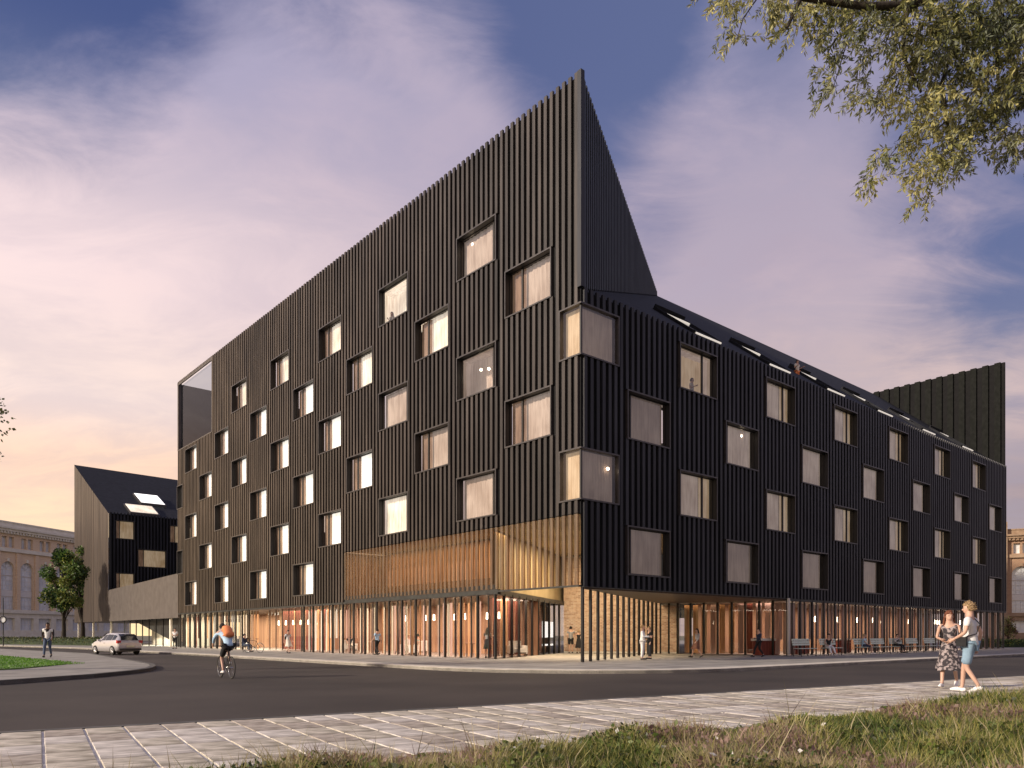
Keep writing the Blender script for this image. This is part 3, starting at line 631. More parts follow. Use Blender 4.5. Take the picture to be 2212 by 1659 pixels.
# posts along both fronts
post = MB().box(-.055, .055, -.055, .055, 0, BZ - .03).mesh('post', 'post_black')
def postat(x, y, m_=post): return link('post', m_, B, (x, y, 0), 0)
yy = 5.98
while yy < LEN:
    if not (28.5 < yy < 37.0): postat(-.02, yy)
    yy += 1.44
xx = 17.5
while xx < LEN + .2:
    postat(xx, -.02); xx += 1.44
thin = MB().box(-.022, .022, -.04, .03, .02, BZ - .14).mesh('mullion', 'post_black')
yy = 5.98 + .72
while yy < LEN:
    if not (28.5 < yy < 37.0): postat(.12, yy, thin)
    yy += 1.44
xx = 17.5 + .72
while xx < LEN: postat(xx, .1, thin); xx += 1.44
for q in range(7): postat(1.2, 29.2 + q * 1.2, thin)
pale = MB().tube((0, 0, 0), (0, 0, BZ), .09, .09, 12).mesh('post', 'post_pale'); link('post', pale, B, (17.2, -.25, 0))
for k in range(14):
    t = k / 13.; postat(.08 + (DD[0] - 1.0) * t, -.02 + (DD[1] - .35) * t)
dv = Vector((G2[0] - G1[0], G2[1] - G1[1])); 
for k in range(1, 11): t = k / 11.; postat(G1[0] + dv.x * t, G1[1] + dv.y * t)
# glazing sheets
def glaze(a, c, z0=.02, z1=BZ - .14): MB().quad((a[0], a[1], z0), (c[0], c[1], z0), (c[0], c[1], z1), (a[0], a[1], z1)).obj('glass_panel', 'shop_glass', B)
glaze((.12, 28.5), (.12, 6.0)); glaze((1.2, 37), (1.2, 28.5)); glaze((.12, 55.4), (.12, 37)); glaze((.1, 6.05), (12.4, 13.8)); glaze((17.5, .1), (LEN, .1))
for i in range(5):
    glaze(curve[i], curve[i + 1]); postat(*curve[i + 1])
    m0 = ((curve[i][0] + curve[i + 1][0]) / 2, (curve[i][1] + curve[i + 1][1]) / 2); postat(*m0)
# sheer curtain strips behind the glass
strip_me = {}
def strip(x, y, rz, w_, mname, z0=.05, z1=BZ - .2, parent=B):
    key = (round(w_, 2), mname, z0, z1)
    if key not in strip_me:
        b = MB(); n = 5; v = []; fc = []
        for i in range(n + 1):
            v += [(-w_ / 2 + w_ * i / n, .02 * math.sin(i * 2.1), z0), (-w_ / 2 + w_ * i / n, .02 * math.sin(i * 2.1), z1)]
            if i: fc.append((2 * i - 2, 2 * i, 2 * i + 1, 2 * i - 1))
        strip_me[key] = b.add(v, fc, 0, True).mesh('curtain_strip', mname)
    return link('curtain_strip', strip_me[key], parent, (x, y, 0), rz)
yy = 7.6
while yy < 28.2:
    f = (yy - 7.6) / 20
    pal = ['sheer_tan', 'sheer_pink', 'sheer_orange', 'sheer_grey', 'sheer_cream'] if f < .55 else (['sheer_cream', 'sheer_tan', 'sheer_cream', 'sheer_pink'] if f < .8 else ['sheer_white', 'sheer_cream', 'sheer_white'])
    if rnd.random() < (.8 if f < .35 else .95):
        strip(.55 + rnd.uniform(-.05, .2), yy, -math.pi / 2, rnd.choice((.17, .2, .24)), rnd.choice(pal), z0=.05 if f < .55 or rnd.random() < .4 else 1.0)
    yy += .36
for k in range(20): strip(2.6, 28.7 + k * .43, -math.pi / 2, .42, 'sheer_red' if rnd.random() < .8 else 'sheer_orange')
yy = 37.6
while yy < 55:
    strip(.7, yy, -math.pi / 2, .38, rnd.choice(['sheer_white', 'sheer_cream', 'sheer_orange', 'sheer_red', 'sheer_tan']), z0=rnd.choice((.05, .05, .9))); yy += .62
xx = 18.0
while xx < LEN - .5:
    f = (xx - 18) / 37
    pal = ['sheer_tan', 'sheer_pink', 'sheer_tan', 'sheer_grey'] if f < .7 else ['sheer_tan', 'sheer_orange', 'sheer_grey', 'sheer_cream']
    if .52 < f < .60: pal = ['sheer_white']
    if rnd.random() < .88: strip(xx, .6 + rnd.uniform(-.05, .15), 0, rnd.choice((.22, .27, .32)), rnd.choice(pal), z0=rnd.choice((.05, .05, .95)))
    xx += .48
for i in range(4):
    a = curve[i]; c = curve[i + 1]
    for q in range(3):
        t = (q + .5) / 3; strip(a[0] + (c[0] - a[0]) * t + .8, a[1] + (c[1] - a[1]) * t + .2, math.pi / 2 + .1, .4, rnd.choice(['sheer_pink', 'sheer_tan', 'sheer_red', 'sheer_orange']))
for k in range(1, 9):
    t = k / 11.; 
    for q in (0, .5): strip(G1[0] + dv.x * (t + q / 11) - .3, G1[1] + dv.y * (t + q / 11) + .8, math.atan2(dv.y, dv.x), .5, rnd.choice(['sheer_red', 'sheer_pink', 'sheer_red', 'sheer_orange']))
b = MB(); nx, ny = -.53 * .5, .84 * .5
p0 = (G1[0] + dv.x * .78, G1[1] + dv.y * .78); p1 = (G1[0] + dv.x * .985, G1[1] + dv.y * .985)
b.wallseg((p0[0] - .3, p0[1] + .55), (p1[0] - .3, p1[1] + .55), .06, 1.05, 2.1); b.wallseg((p0[0] - .3, p0[1] + .55), (p1[0] - .3, p1[1] + .55), .06, .5, .62); b.obj('lit_board', 'white_glow', B)

# brick wall at the end of the passage: single bricks
bw = MB(); bw.wallseg(DD, G2, -.3, 0, 6.6); bw.wallseg(curve[4], DD, -.3, 0, BZ - .1)
BWO = bw.obj('brick_wall', 'mortar', B)
def brick_run(a, c, z1, out):
    a = Vector(a); c = Vector(c); d = (c - a).normalized(); n = Vector((-d.y, d.x)); Ln = (c - a).length; bl, bh = .31, .098; row = 0; z = .12
    while z < z1 - bh:
        s = -.16 if row % 2 else 0
        while s < Ln - .05:
            s0, s1 = max(0, s), min(Ln, s + bl - .014)
            if s1 - s0 > .05: out.append((a + d * s0, d, n, s1 - s0, z, bh - .014))
            s += bl
        z += bh; row += 1
bricks = []; brick_run(DD, G2, 6.5, bricks); main_n = len(bricks); brick_run(curve[4], DD, BZ - .2, bricks)
cand = sorted(range(len(bricks)), key=lambda i: abs(bricks[i][4] - 1.7) + .02 * i % .3)
pick = set(cand[:290]); rest = MB(); brick_me = {}
for i, (p, d, n, ln, z, h) in enumerate(bricks):
    q = rnd.random(); mi = 0 if q < .5 else (1 if q < .75 else 2); pr = .018 + rnd.uniform(0, .008)
    if i in pick:
        key = (round(ln, 2), mi)
        if key not in brick_me: brick_me[key] = MB().box(0, ln, 0, .03, 0, h).mesh('brick', ('brick_a', 'brick_b', 'brick_c')[mi])
        link('brick', brick_me[key], BWO, (p.x + n.x * (pr - .03), p.y + n.y * (pr - .03), z), math.atan2(d.y, d.x))
    else:
        a = p; c = p + d * ln; a2 = a + n * pr; c2 = c + n * pr
        rest.add([(a.x, a.y, z), (c.x, c.y, z), (c2.x, c2.y, z), (a2.x, a2.y, z), (a.x, a.y, z + h), (c.x, c.y, z + h), (c2.x, c2.y, z + h), (a2.x, a2.y, z + h)],
                 [(0, 3, 2, 1), (4, 5, 6, 7), (1, 2, 6, 5), (2, 3, 7, 6), (3, 0, 4, 7)], mi)
o = rest.obj('far_bricks', ['brick_a', 'brick_b', 'brick_c'], BWO); o['kind'] = 'stuff'

# lamps inside (pendants that show in the photograph) and their light
def area(name, lx, ly, z, sx, sy, rz, watts, col=(1, .80, .60)):
    ld = bpy.data.lights.new(name, 'AREA'); ld.shape = 'RECTANGLE'; ld.size = sx; ld.size_y = sy; ld.energy = watts; ld.color = col
    o = bpy.data.objects.new(name, ld); COL.objects.link(o); X, Y = W(lx, ly); o.location = (X, Y, z); o.rotation_euler = (0, 0, TH + rz); return o
area('ceiling_light', 3.2, 17, BZ - .2, 4, 20, 0, 1300, (1, .74, .55))
area('ceiling_light', 3.4, 33, BZ - .2, 3, 8, 0, 420, (1, .72, .55))
area('ceiling_light', 3.2, 46, BZ - .2, 4, 17, 0, 1500, (1, .85, .62))
area('ceiling_light', 36, 3.4, BZ - .2, 36, 4, 0, 1500, (1, .76, .58))
area('lobby_light', 1.4, 13.5, 6.55, 1.6, 14, 0, 300, (1, .70, .38))
area('lobby_light', 8, 7.5, 6.55, 8, 3, math.atan2(dv.y, dv.x), 950, (1, .76, .48))
lp = MB(); lp.tube((0, 0, -.32), (0, 0, .02), .055, .045, 10, 0); lamp_me = lp.mesh('pendant_lamp', 'lamp_glow'); cord_me = MB().tube((0, 0, 0), (0, 0, .9), .008, .008, 5).mesh('cord', 'post_black')
def pendant(lx, ly, z, label, group, sc=1.0):
    X, Y = W(lx, ly); o = link('pendant_lamp', lamp_me, None, (X, Y, z)); o.scale = (sc, sc, sc); tag(o, label, 'lamp', group)
    link('cord', cord_me, o)
for k in range(9): pendant(18.6 + k * 1.5, 2.0 + (k % 2) * .8, 2.45, 'small glowing tube lamp hanging behind the right ground floor glass', 'pendant lamps behind the right shopfront')
for k in range(12): pendant(32.2 + k * 1.9, 1.6 + (k % 3) * .5, 2.45, 'small glowing tube lamp hanging behind the right ground floor glass', 'pendant lamps behind the right shopfront')
for k in range(6): pendant(1.9, 29.5 + k * 1.35, 2.35, 'small glowing tube lamp hanging in front of the red curtains', 'pendant lamps in the red room')
for k in range(7): pendant(1.4 + .4 * (k % 2), 7.4 + k * 1.5, 2.4, 'small glowing tube lamp hanging behind the left glass corner', 'pendant lamps behind the left shopfront')
bulb = MB().ball((0, 0, 0), .07, 10, 8).mesh('ceiling_lamp', 'lamp_glow')
for (lx, ly, z, lb) in ((.9, 8.3, 15.4, 'round bulb glowing in the third column window below the peak'), (.95, 7.7, 15.3, 'second round bulb beside the first in the window below the peak'),
                        (8.0, .9, 15.45, 'round bulb glowing above the man in the upper right window'), (.42, 8.4, 22.0, 'round bulb glowing in the highest window'), (13.3, .42, 12.4, 'round bulb in the window right of the man in white'), (1.9, .12, 8.9, 'round bulb in the lower corner window')):
    X, Y = W(lx, ly); tag(link('ceiling_lamp', bulb, None, (X, Y, z)), lb, 'lamp')

# ------------------------------------------------------------------ annex at the end of the street and the bridge wall
A = empty('gabled_annex', (*W(0, 83), 0), TH, label='brown gabled annex with a dark sloping roof left of the long black building', cat='building')
AD, AZ0 = 19.6, 3.0
b = MB(); b.poly([(-.03, AD, AZ0), (-.03, 0, AZ0), (-.03, 0, 16.7), (-.03, AD, 26.0)])
b.obj('gable_wall', 'rib_warm', A)
for k in range(49):                                               # planks of the gable
    y0 = k * .4; y1 = min(AD, y0 + .4); z0_, z1_ = 16.7 + (y0 / AD) * 9.3, 16.7 + (y1 / AD) * 9.3; pr = rnd.uniform(.02, .05)
    p_ = MB(); v = [(-pr - .03, y1 - .015, AZ0), (-pr - .03, y0 + .01, AZ0), (-pr - .03, y0 + .01, z0_), (-pr - .03, y1 - .015, z1_), (-.03, y1 - .015, AZ0), (-.03, y0 + .01, AZ0), (-.03, y0 + .01, z0_), (-.03, y1 - .015, z1_)]
    p_.add(v, [(0, 1, 2, 3), (0, 4, 5, 1), (1, 5, 6, 2), (2, 6, 7, 3), (3, 7, 4, 0)]).obj('plank', 'rib_warm', A)
aw = [(.85, 2.95, 13.55, 2.25), (3.45, 6.85, 10.1, 2.2), (7.4, 10.6, 13.55, 2.2), (.85, 2.95, 7.0, 2.1), (7.4, 10.6, 7.0, 2.1)]
hA = [(a, c, z, z + h) for a, c, z, h in aw]
b = MB(); wl(b, 0, 30, AZ0, 16.7, hA, 'x'); b.obj('courtyard_wall', 'wall_black', A)
x = .2
while x < 16:
    for a, c in segs(x, hA, AZ0, 16.8): MB().box(x - .1, x + .1, -.16, 0, a, c).obj('rib', 'rib_right', A)
    x += .4
for a, c, z, h in aw: put_window(A, (a, 0, z), 0, c - a, h, .2, .40, 'cloth_gold', 'cloth_brown')
b = MB(); b.poly([(-.1, -.2, 16.6), (30, -.2, 16.6), (30, AD, 25.4), (-.1, AD, 26.05)]); b.obj('roof', 'roof_metal', A)
def on_roof(bm, x0, x1, y0, y1, h):
    zz = lambda y: 16.7 + (y / AD) * 9.3
    v = [(x0, y0, zz(y0)), (x1, y0, zz(y0)), (x1, y1, zz(y1)), (x0, y1, zz(y1))]; v += [(p[0], p[1], p[2] + h) for p in v]
    bm.add(v, [(4, 5, 6, 7), (0, 1, 5, 4), (1, 2, 6, 5), (2, 3, 7, 6), (3, 0, 4, 7)])
b = MB(); on_roof(b, 5.0, 8.3, 4.6, 8.6, .25); o = b.obj('skylight', 'trim_metal', A); b = MB(); on_roof(b, 5.15, 8.15, 4.8, 8.4, .29); b.obj('pane', 'white_glow', o)
b = MB(); on_roof(b, 2.6, 6.2, .3, 3.6, .25); o = b.obj('skylight', 'trim_metal', A); b = MB(); on_roof(b, 2.75, 6.05, .5, 3.4, .29); b.obj('pane', 'cloth_pale', o)
b = MB(); b.quad((-.03, AD, AZ0), (-.03, 0, AZ0), (12, 0, AZ0), (12, AD, AZ0)); b.obj('underside', 'soffit_wood', A)
for (lx, ly) in ((.4, .6), (.4, 10), (.4, 19)): MB().box(lx - .1, lx + .1, ly - .1, ly + .1, 0, AZ0).obj('post', 'stone_pale', A)
BR = empty('bridge_wall', (*W(0, LEN), 0), TH, label='smooth grey panelled link wall bridging between the annex and the black building', cat='wall')
b = MB(); b.add([(-.05, 27.4, 2.95), (-.05, 0, 2.95), (-.05, 0, 7.35), (-.05, 27.4, 6.9), (.25, 27.4, 2.95), (.25, 0, 2.95), (.25, 0, 7.35), (.25, 27.4, 6.9)], [(0, 1, 2, 3), (0, 4, 5, 1), (3, 2, 6, 7), (1, 5, 6, 2), (0, 3, 7, 4)]); b.obj('panel', 'smooth_panel', BR)
b = MB(); b.quad((5, 27, 0), (5, 1, 0), (5, 1, 3.2), (5, 27, 3.2)); b.obj('lit_back_wall', 'concrete_lit', BR)
b = MB(); b.add([(1.5, 22, 3), (1.5, 6, .4), (1.5, 6, 0), (1.5, 3, .0), (1.5, 3, 3)], [(0, 1, 2, 3, 4)]); b.obj('stair_side', 'fascia_black', BR)
for k in range(9): MB().box(.9, 1.0, 3 + k * 2.6, 3.12 + k * 2.6, 0, 2.95).obj('post', 'post_black', BR)
MB().box(.3, .5, 3.6, 3.95, 0, 2.95).obj('post', 'stone_pale', BR)
b = MB(); b.box(4.6, 4.9, .2, 3.0, 0, 2.4); b.obj('doorway', 'dark_hole', BR)
area('underpass_light', 3, 69, 2.9, 3, 18, 0, 1000, (1, .92, .72))

# ------------------------------------------------------------------ old brick building at the far left
def old_building(name, origin, ang, bays, first, W_, label, wallm, st='stone_pale'):
    """facade in local x (along) / z, facing local -y"""
    o_ = empty(name, (origin[0], origin[1], 0), ang, label=label, cat='building')
    wall = MB(); stone = MB(); L_ = bays * W_; n = 12
    def archrow(x0, ww, z0, zs, ztop, bm):
        """wall cell of width W_ with arched opening from z0 to spring zs"""
        xa = x0 + (W_ - ww) / 2; xb = xa + ww; r = ww / 2; cx = (xa + xb) / 2
        bm.quad((x0, 0, z0), (xa, 0, z0), (xa, 0, zs), (x0, 0, zs)); bm.quad((xb, 0, z0), (x0 + W_, 0, z0), (x0 + W_, 0, zs), (xb, 0, zs))
        pa = [(cx - r * math.cos(math.pi * i / n), zs + r * math.sin(math.pi * i / n)) for i in range(n + 1)]
        pt = [(x0 + W_ * i / n, ztop) for i in range(n + 1)]; pt[0] = (x0, ztop)
        bm.add([(x0, 0, zs), (xa, 0, zs), (x0, 0, ztop)], [(0, 1, 2)]); bm.add([(xb, 0, zs), (x0 + W_, 0, zs), (x0 + W_, 0, ztop)], [(0, 1, 2)])
        for i in range(n): bm.quad((pa[i][0], 0, pa[i][1]), (pa[i + 1][0], 0, pa[i + 1][1]), (pt[i + 1][0], 0, ztop), (pt[i][0], 0, ztop))
        for i in range(n): bm.quad((pa[i][0], 0, pa[i][1]), (pa[i][0], .7, pa[i][1]), (pa[i + 1][0], .7, pa[i + 1][1]), (pa[i + 1][0], 0, pa[i + 1][1]))
        bm.quad((xa, 0, z0), (xa, .7, z0), (xa, .7, zs), (xa, 0, zs)); bm.quad((xb, 0, z0), (xb, 0, zs), (xb, .7, zs), (xb, .7, z0))
        return xa, xb, cx, r, pa
    def rectcell(x0, ops, z0, z1, zo0, zo1, bm):
        us = [x0] + [v for q in ops for v in q] + [x0 + W_]
        bm.quad((x0, 0, z0), (x0 + W_, 0, z0), (x0 + W_, 0, zo0), (x0, 0, zo0)); bm.quad((x0, 0, zo1), (x0 + W_, 0, zo1), (x0 + W_, 0, z1), (x0, 0, z1))
        for i in range(0, len(us), 2): bm.quad((us[i], 0, zo0), (us[i + 1], 0, zo0), (us[i + 1], 0, zo1), (us[i], 0, zo1))
        for a, c in ops:
            for u in (a, c): bm.quad((u, 0, zo0), (u, .5, zo0), (u, .5, zo1), (u, 0, zo1))
            bm.quad((a, 0, zo1), (c, 0, zo1), (c, .5, zo1), (a, .5, zo1)); bm.quad((a, 0, zo0), (a, .5, zo0), (c, .5, zo0), (c, 0, zo0))
    def win(xa, xb, z0, z1, nx_, nz_, arch=None):
        fr = MB(); y0 = .42; t = .09
        fr.box(xa, xb, y0, y0 + .08, z0, z0 + t); fr.box(xa, xa + t, y0, y0 + .08, z0, z1); fr.box(xb - t, xb, y0, y0 + .08, z0, z1); fr.box(xa, xb, y0, y0 + .08, z1 - t, z1)
        for i in range(1, nx_): u = xa + (xb - xa) * i / nx_; fr.box(u - .035, u + .035, y0 + .01, y0 + .07, z0, z1)
        for i in range(1, nz_): u = z0 + (z1 - z0) * i / nz_; fr.box(xa, xb, y0 + .01, y0 + .07, u - .035, u + .035)
        if arch:
            pa, cx, zs, r = arch
            for i in range(len(pa) - 1): fr.tube((pa[i][0], y0, pa[i][1]), (pa[i + 1][0], y0, pa[i + 1][1]), .06, .06, 5)
            for q in (.25, .5, .75): fr.tube((cx, y0, zs), (cx - r * math.cos(math.pi * q), y0, zs + r * math.sin(math.pi * q)), .035, .035, 5)
        w_ = fr.obj('window', 'furniture_white', o_)
        pts_ = [(xa, y0 + .05, z0), (xb, y0 + .05, z0), (xb, y0 + .05, z1), (xa, y0 + .05, z1)]
        if arch: pts_ = [(xa, y0 + .05, z0), (xb, y0 + .05, z0)] + [(p[0], y0 + .05, p[1]) for p in reversed(arch[0])]
        MB().poly(pts_).obj('pane', 'old_window', w_)
        return w_
    for i in range(bays):
        x0 = i * W_
        rectcell(x0, [(x0 + .55, x0 + W_ - .55)], 0, 4.9, 2.0, 4.1, stone)
        ww = W_ - 1.15
        xa, xb, cx, r, pa = archrow(x0, ww, 5.5, 12.3, 15.2, wall)
        win(x0 + .55, x0 + W_ - .55, 2.0, 4.1, 4, 2)
        win(xa, xb, 5.5, 7.7, 4, 3); MB().box(xa, xb, .36, .5, 7.72, 8.75).obj('spandrel', 'furniture_white', o_)
        win(xa, xb, 8.77, 11.2, 4, 3); win(xa, xb, 11.25, 12.3, 4, 1, (pa, cx, 12.3, r))
        m = W_ / 2
        rectcell(x0, [(x0 + m - 1.15, x0 + m - .15), (x0 + m + .15, x0 + m + 1.15)], 15.8, 18.2, 15.95, 17.75, wall)
        for a in (x0 + m - 1.15, x0 + m + .15): win(a, a + 1.0, 15.95, 17.75, 2, 2)
        MB().box(cx - .2, cx + .2, -.12, .05, 12.3 + r, 12.3 + r + .55).obj('keystone', st, o_)
        MB().box(x0 + .6, x0 + W_ - .6, -.02, .02, .35, .85).obj('vent', 'dark_hole', o_)
        MB().box(x0 - .35, x0 + .35, -.22, -.004, 5.5, 15.1).obj('pilaster', wallm, o_)
    wall.obj('wall', wallm, o_); stone.obj('stone_base', st, o_)
    c = MB()
    c.box(-.2, L_ + .2, -.3, .0, 4.9, 5.5); c.obj('string_course', st, o_); MB().box(-.2, L_ + .2, -.35, .0, 15.2, 15.8).obj('string_course', st, o_)
    c = MB(); c.box(-.3, L_ + .3, -.3, .6, 18.2, 18.6); c.box(-.5, L_ + .5, -.6, .6, 18.6, 19.0); c.box(-.7, L_ + .7, -.85, .6, 19.0, 19.3)
    c.box(-.2, L_ + .2, .0, .4, 19.3, 20.1); c.box(-.3, L_ + .3, -.1, .5, 20.1, 20.3); c.obj('cornice', st, o_)
    q = MB()
    for i in range(int(L_ / .6)): q.box(i * .6, i * .6 + .3, -.5, -.3, 18.25, 18.59)
    q = q.obj('dentils', st, o_); q['kind'] = 'stuff'
    MB().box(0, L_, .71, 14, 0, 19.2).obj('body', wallm, o_)
    return o_
ang = math.atan2(.969, .247)
old_building('arched_brick_building', (-88.6, 112.5), ang, 12, 0, 3.72, 'old orange brick and pale stone building with arched windows at the far left', 'brick_orange')
RB = old_building('brown_brick_building', (66.5, 103), math.atan2(-.35, .94), 3, 0, 3.9, 'brown brick building with stone piers peeping out past the right end', 'brick_brown', 'stone_tan')
MB().box(-1.3, -.2, -.7, .6, 0, 21.5).obj('corner_pier', 'stone_tan', RB)
RB.scale = (.8, .8, .76)

# ------------------------------------------------------------------ vegetation
def tri_cloud(name, centers, dirs, ups, ln, wd, mids, mats, parent=None):
    """many small diamond leaves from numpy arrays"""
    n = len(centers); d = dirs / np.linalg.norm(dirs, axis=1, keepdims=True); s = np.cross(d, ups); s /= (np.linalg.norm(s, axis=1, keepdims=True) + 1e-9)
    ln = ln[:, None]; wd = wd[:, None]
    v = np.stack([centers, centers + d * ln * .45 + s * wd * .5, centers + d * ln, centers + d * ln * .45 - s * wd * .5], 1).reshape(-1, 3)
    me = bpy.data.meshes.new(name); me.vertices.add(n * 4); me.vertices.foreach_set('co', v.astype(np.float32).ravel())
    me.loops.add(n * 4); me.loops.foreach_set('vertex_index', np.arange(n * 4, dtype=np.int32)); me.polygons.add(n)
    me.polygons.foreach_set('loop_start', np.arange(0, n * 4, 4, dtype=np.int32)); me.polygons.foreach_set('loop_total', np.full(n, 4, dtype=np.int32))
    for m_ in mats: me.materials.append(MATS[m_])
    me.polygons.foreach_set('material_index', mids.astype(np.int32)); me.update(calc_edges=True)
    return link(name, me, parent)
def blades(name, pos, h, w, lean, mids, mats, parent=None):
    n = len(pos); a = nrs.uniform(0, 2 * np.pi, n); s = np.stack([np.cos(a), np.sin(a), np.zeros(n)], 1) * w[:, None] * .5
    b_ = nrs.uniform(0, 2 * np.pi, n); l = np.stack([np.cos(b_), np.sin(b_), np.zeros(n)], 1) * (lean * h)[:, None]; up = np.zeros((n, 3)); up[:, 2] = h
    v = np.stack([pos - s, pos + s, pos + up * .55 + l * .35 + s * .8, pos + up * .55 + l * .35 - s * .8, pos + up + l], 1).reshape(-1, 3)
    me = bpy.data.meshes.new(name); me.vertices.add(n * 5); me.vertices.foreach_set('co', v.astype(np.float32).ravel())
    base = np.arange(n, dtype=np.int32)[:, None] * 5; idx = np.concatenate([base + np.array([[0, 1, 2, 3]]), base + np.array([[3, 2, 4]])], 1).ravel()
    me.loops.add(len(idx)); me.loops.foreach_set('vertex_index', idx.astype(np.int32)); me.polygons.add(2 * n)
    ls = np.stack([np.arange(n) * 7, np.arange(n) * 7 + 4], 1).ravel(); lt = np.tile([4, 3], n)
    me.polygons.foreach_set('loop_start', ls.astype(np.int32)); me.polygons.foreach_set('loop_total', lt.astype(np.int32))
    for m_ in mats: me.materials.append(MATS[m_])
    me.polygons.foreach_set('material_index', np.repeat(mids, 2).astype(np.int32)); me.update(calc_edges=True)
    return link(name, me, parent)
def vnoise(x, y, s, seed):
    r = np.random.RandomState(seed); T = r.rand(64, 64); X = x / s; Y = y / s; xi = np.floor(X).astype(int); yi = np.floor(Y).astype(int); fx = X - xi; fy = Y - yi
    fx = fx * fx * (3 - 2 * fx); fy = fy * fy * (3 - 2 * fy); g_ = lambda i, j: T[i % 64, j % 64]
    return (g_(xi, yi) * (1 - fx) + g_(xi + 1, yi) * fx) * (1 - fy) + (g_(xi, yi + 1) * (1 - fx) + g_(xi + 1, yi + 1) * fx) * fy
# verge in front of the camera
E0 = K0 + kn * 4.55
verge_pts = [tuple(E0 + kd * -20), tuple(E0 + kd * -20 + kn * 40), tuple(E0 + kd * 80 + kn * 40), tuple(E0 + kd * 80)]
tag(MB().prism(verge_pts, -.12, -.005).obj('verge_soil', 'earth'), kind='structure')
def verge_sample(n):
    Z = nrs.uniform(3.8, 24, n * 3) ; keep = nrs.rand(n * 3) < np.clip(6.5 / Z, 0, 1); Z = Z[keep]; X = (nrs.uniform(-.74, .76, len(Z))) * Z
    t = (X - E0.x) * kd.x + (Z - E0.y) * kd.y; d = (X - E0.x) * kn.x + (Z - E0.y) * kn.y
    edge = -.7 * vnoise(t + 50, d * 0 + 3, 1.3, 3) + .35 + .3 * vnoise(t + 20, d * 0, .35, 8) - .055 * (t - 3) - .55 * np.clip((5 - t) / 4, 0, 1)
    k = d > edge; return X[k], Z[k], d[k] - edge[k]
X, Z, dd = verge_sample(190000)
nz = vnoise(X + 40, Z + 40, .8, 1); nz2 = vnoise(X + 60, Z + 20, .33, 2); nz3 = vnoise(X + 30, Z + 70, 1.7, 4)
ramp_ = np.clip(dd / .9, .15, 1)
h = (.07 + .27 * nz + .13 * nz2) * ramp_ * nrs.uniform(.5, 1.25, len(X)) * np.clip(.62 + Z / 26, .7, 1.4); tall = nrs.rand(len(X)) < .012; h[tall] *= nrs.uniform(1.3, 1.9, tall.sum())
q = nz * .5 + nz2 * .3 + nrs.rand(len(X)) * .45 + (nz3 - .5) * .4
mids = np.where(q < .34, 2, np.where(q < .58, 0, np.where(q < .82, 1, 3))); mids = np.where((nz3 > .56) & (nrs.rand(len(X)) < .42), 4, mids); mids = np.where(tall & (nrs.rand(len(X)) < .6), 3, mids)
w = (.004 + .0009 * Z) * nrs.uniform(.7, 1.5, len(X))
pos = np.stack([X, Z, np.full(len(X), -.01)], 1)
o = blades('grass', pos, h, w, nrs.uniform(.1, .8, len(X)), mids, ['grass_green', 'grass_yellow', 'grass_dark', 'grass_dry', 'heather'])
tag(o, 'tall wild grass and heather on the verge along the bottom of the picture', 'grass', kind='stuff')
# leafy low plants and flower specks
X, Z, dd = verge_sample(60000); n = len(X); nz = vnoise(X + 40, Z + 40, .8, 1); nz3 = vnoise(X + 30, Z + 70, 1.7, 4)
z = (.05 + .26 * nz) * np.clip(dd / .9, .15, 1) * nrs.uniform(.4, 1.1, n); c = np.stack([X, Z, z], 1)
d_ = nrs.normal(size=(n, 3)); d_[:, 2] = np.abs(d_[:, 2]) * .6
mid = np.where(nz3 > .55, np.where(nrs.rand(n) < .7, 0, 1), np.where(nrs.rand(n) < .5, 1, 2)); wf = nrs.rand(n) < .012; mid[wf] = 3
sz = (.018 + .0022 * Z) * nrs.uniform(.6, 1.4, n)
tag(tri_cloud('wild_herbs', c, d_, nrs.normal(size=(n, 3)), sz * 1.6, sz, mid, ['heather', 'grass_green', 'grass_dark', 'petal_white']), 'pinkish heather and small leafy herbs growing through the verge grass', 'herbs', kind='stuff')
# lawn blades on the island
n = 26000; X = nrs.uniform(-34, -17.3, n); Z = nrs.uniform(25, 46, n); k = (Z > 25.5 - (X + 17.6) * .0) & (X < -17.8 - np.clip(Z - 32, 0, 99) * .95) & (X / Z > -.72) & ((X > -30) | True)
X, Z = X[k], Z[k]; n = len(X)
o = blades('lawn_grass', np.stack([X, Z, np.full(n, .02)], 1), nrs.uniform(.03, .08, n), np.full(n, .03), nrs.uniform(.1, .6, n), np.zeros(n), ['lawn_green']); tag(o, 'upright blades of the mown lawn on the left island', 'grass', kind='stuff')

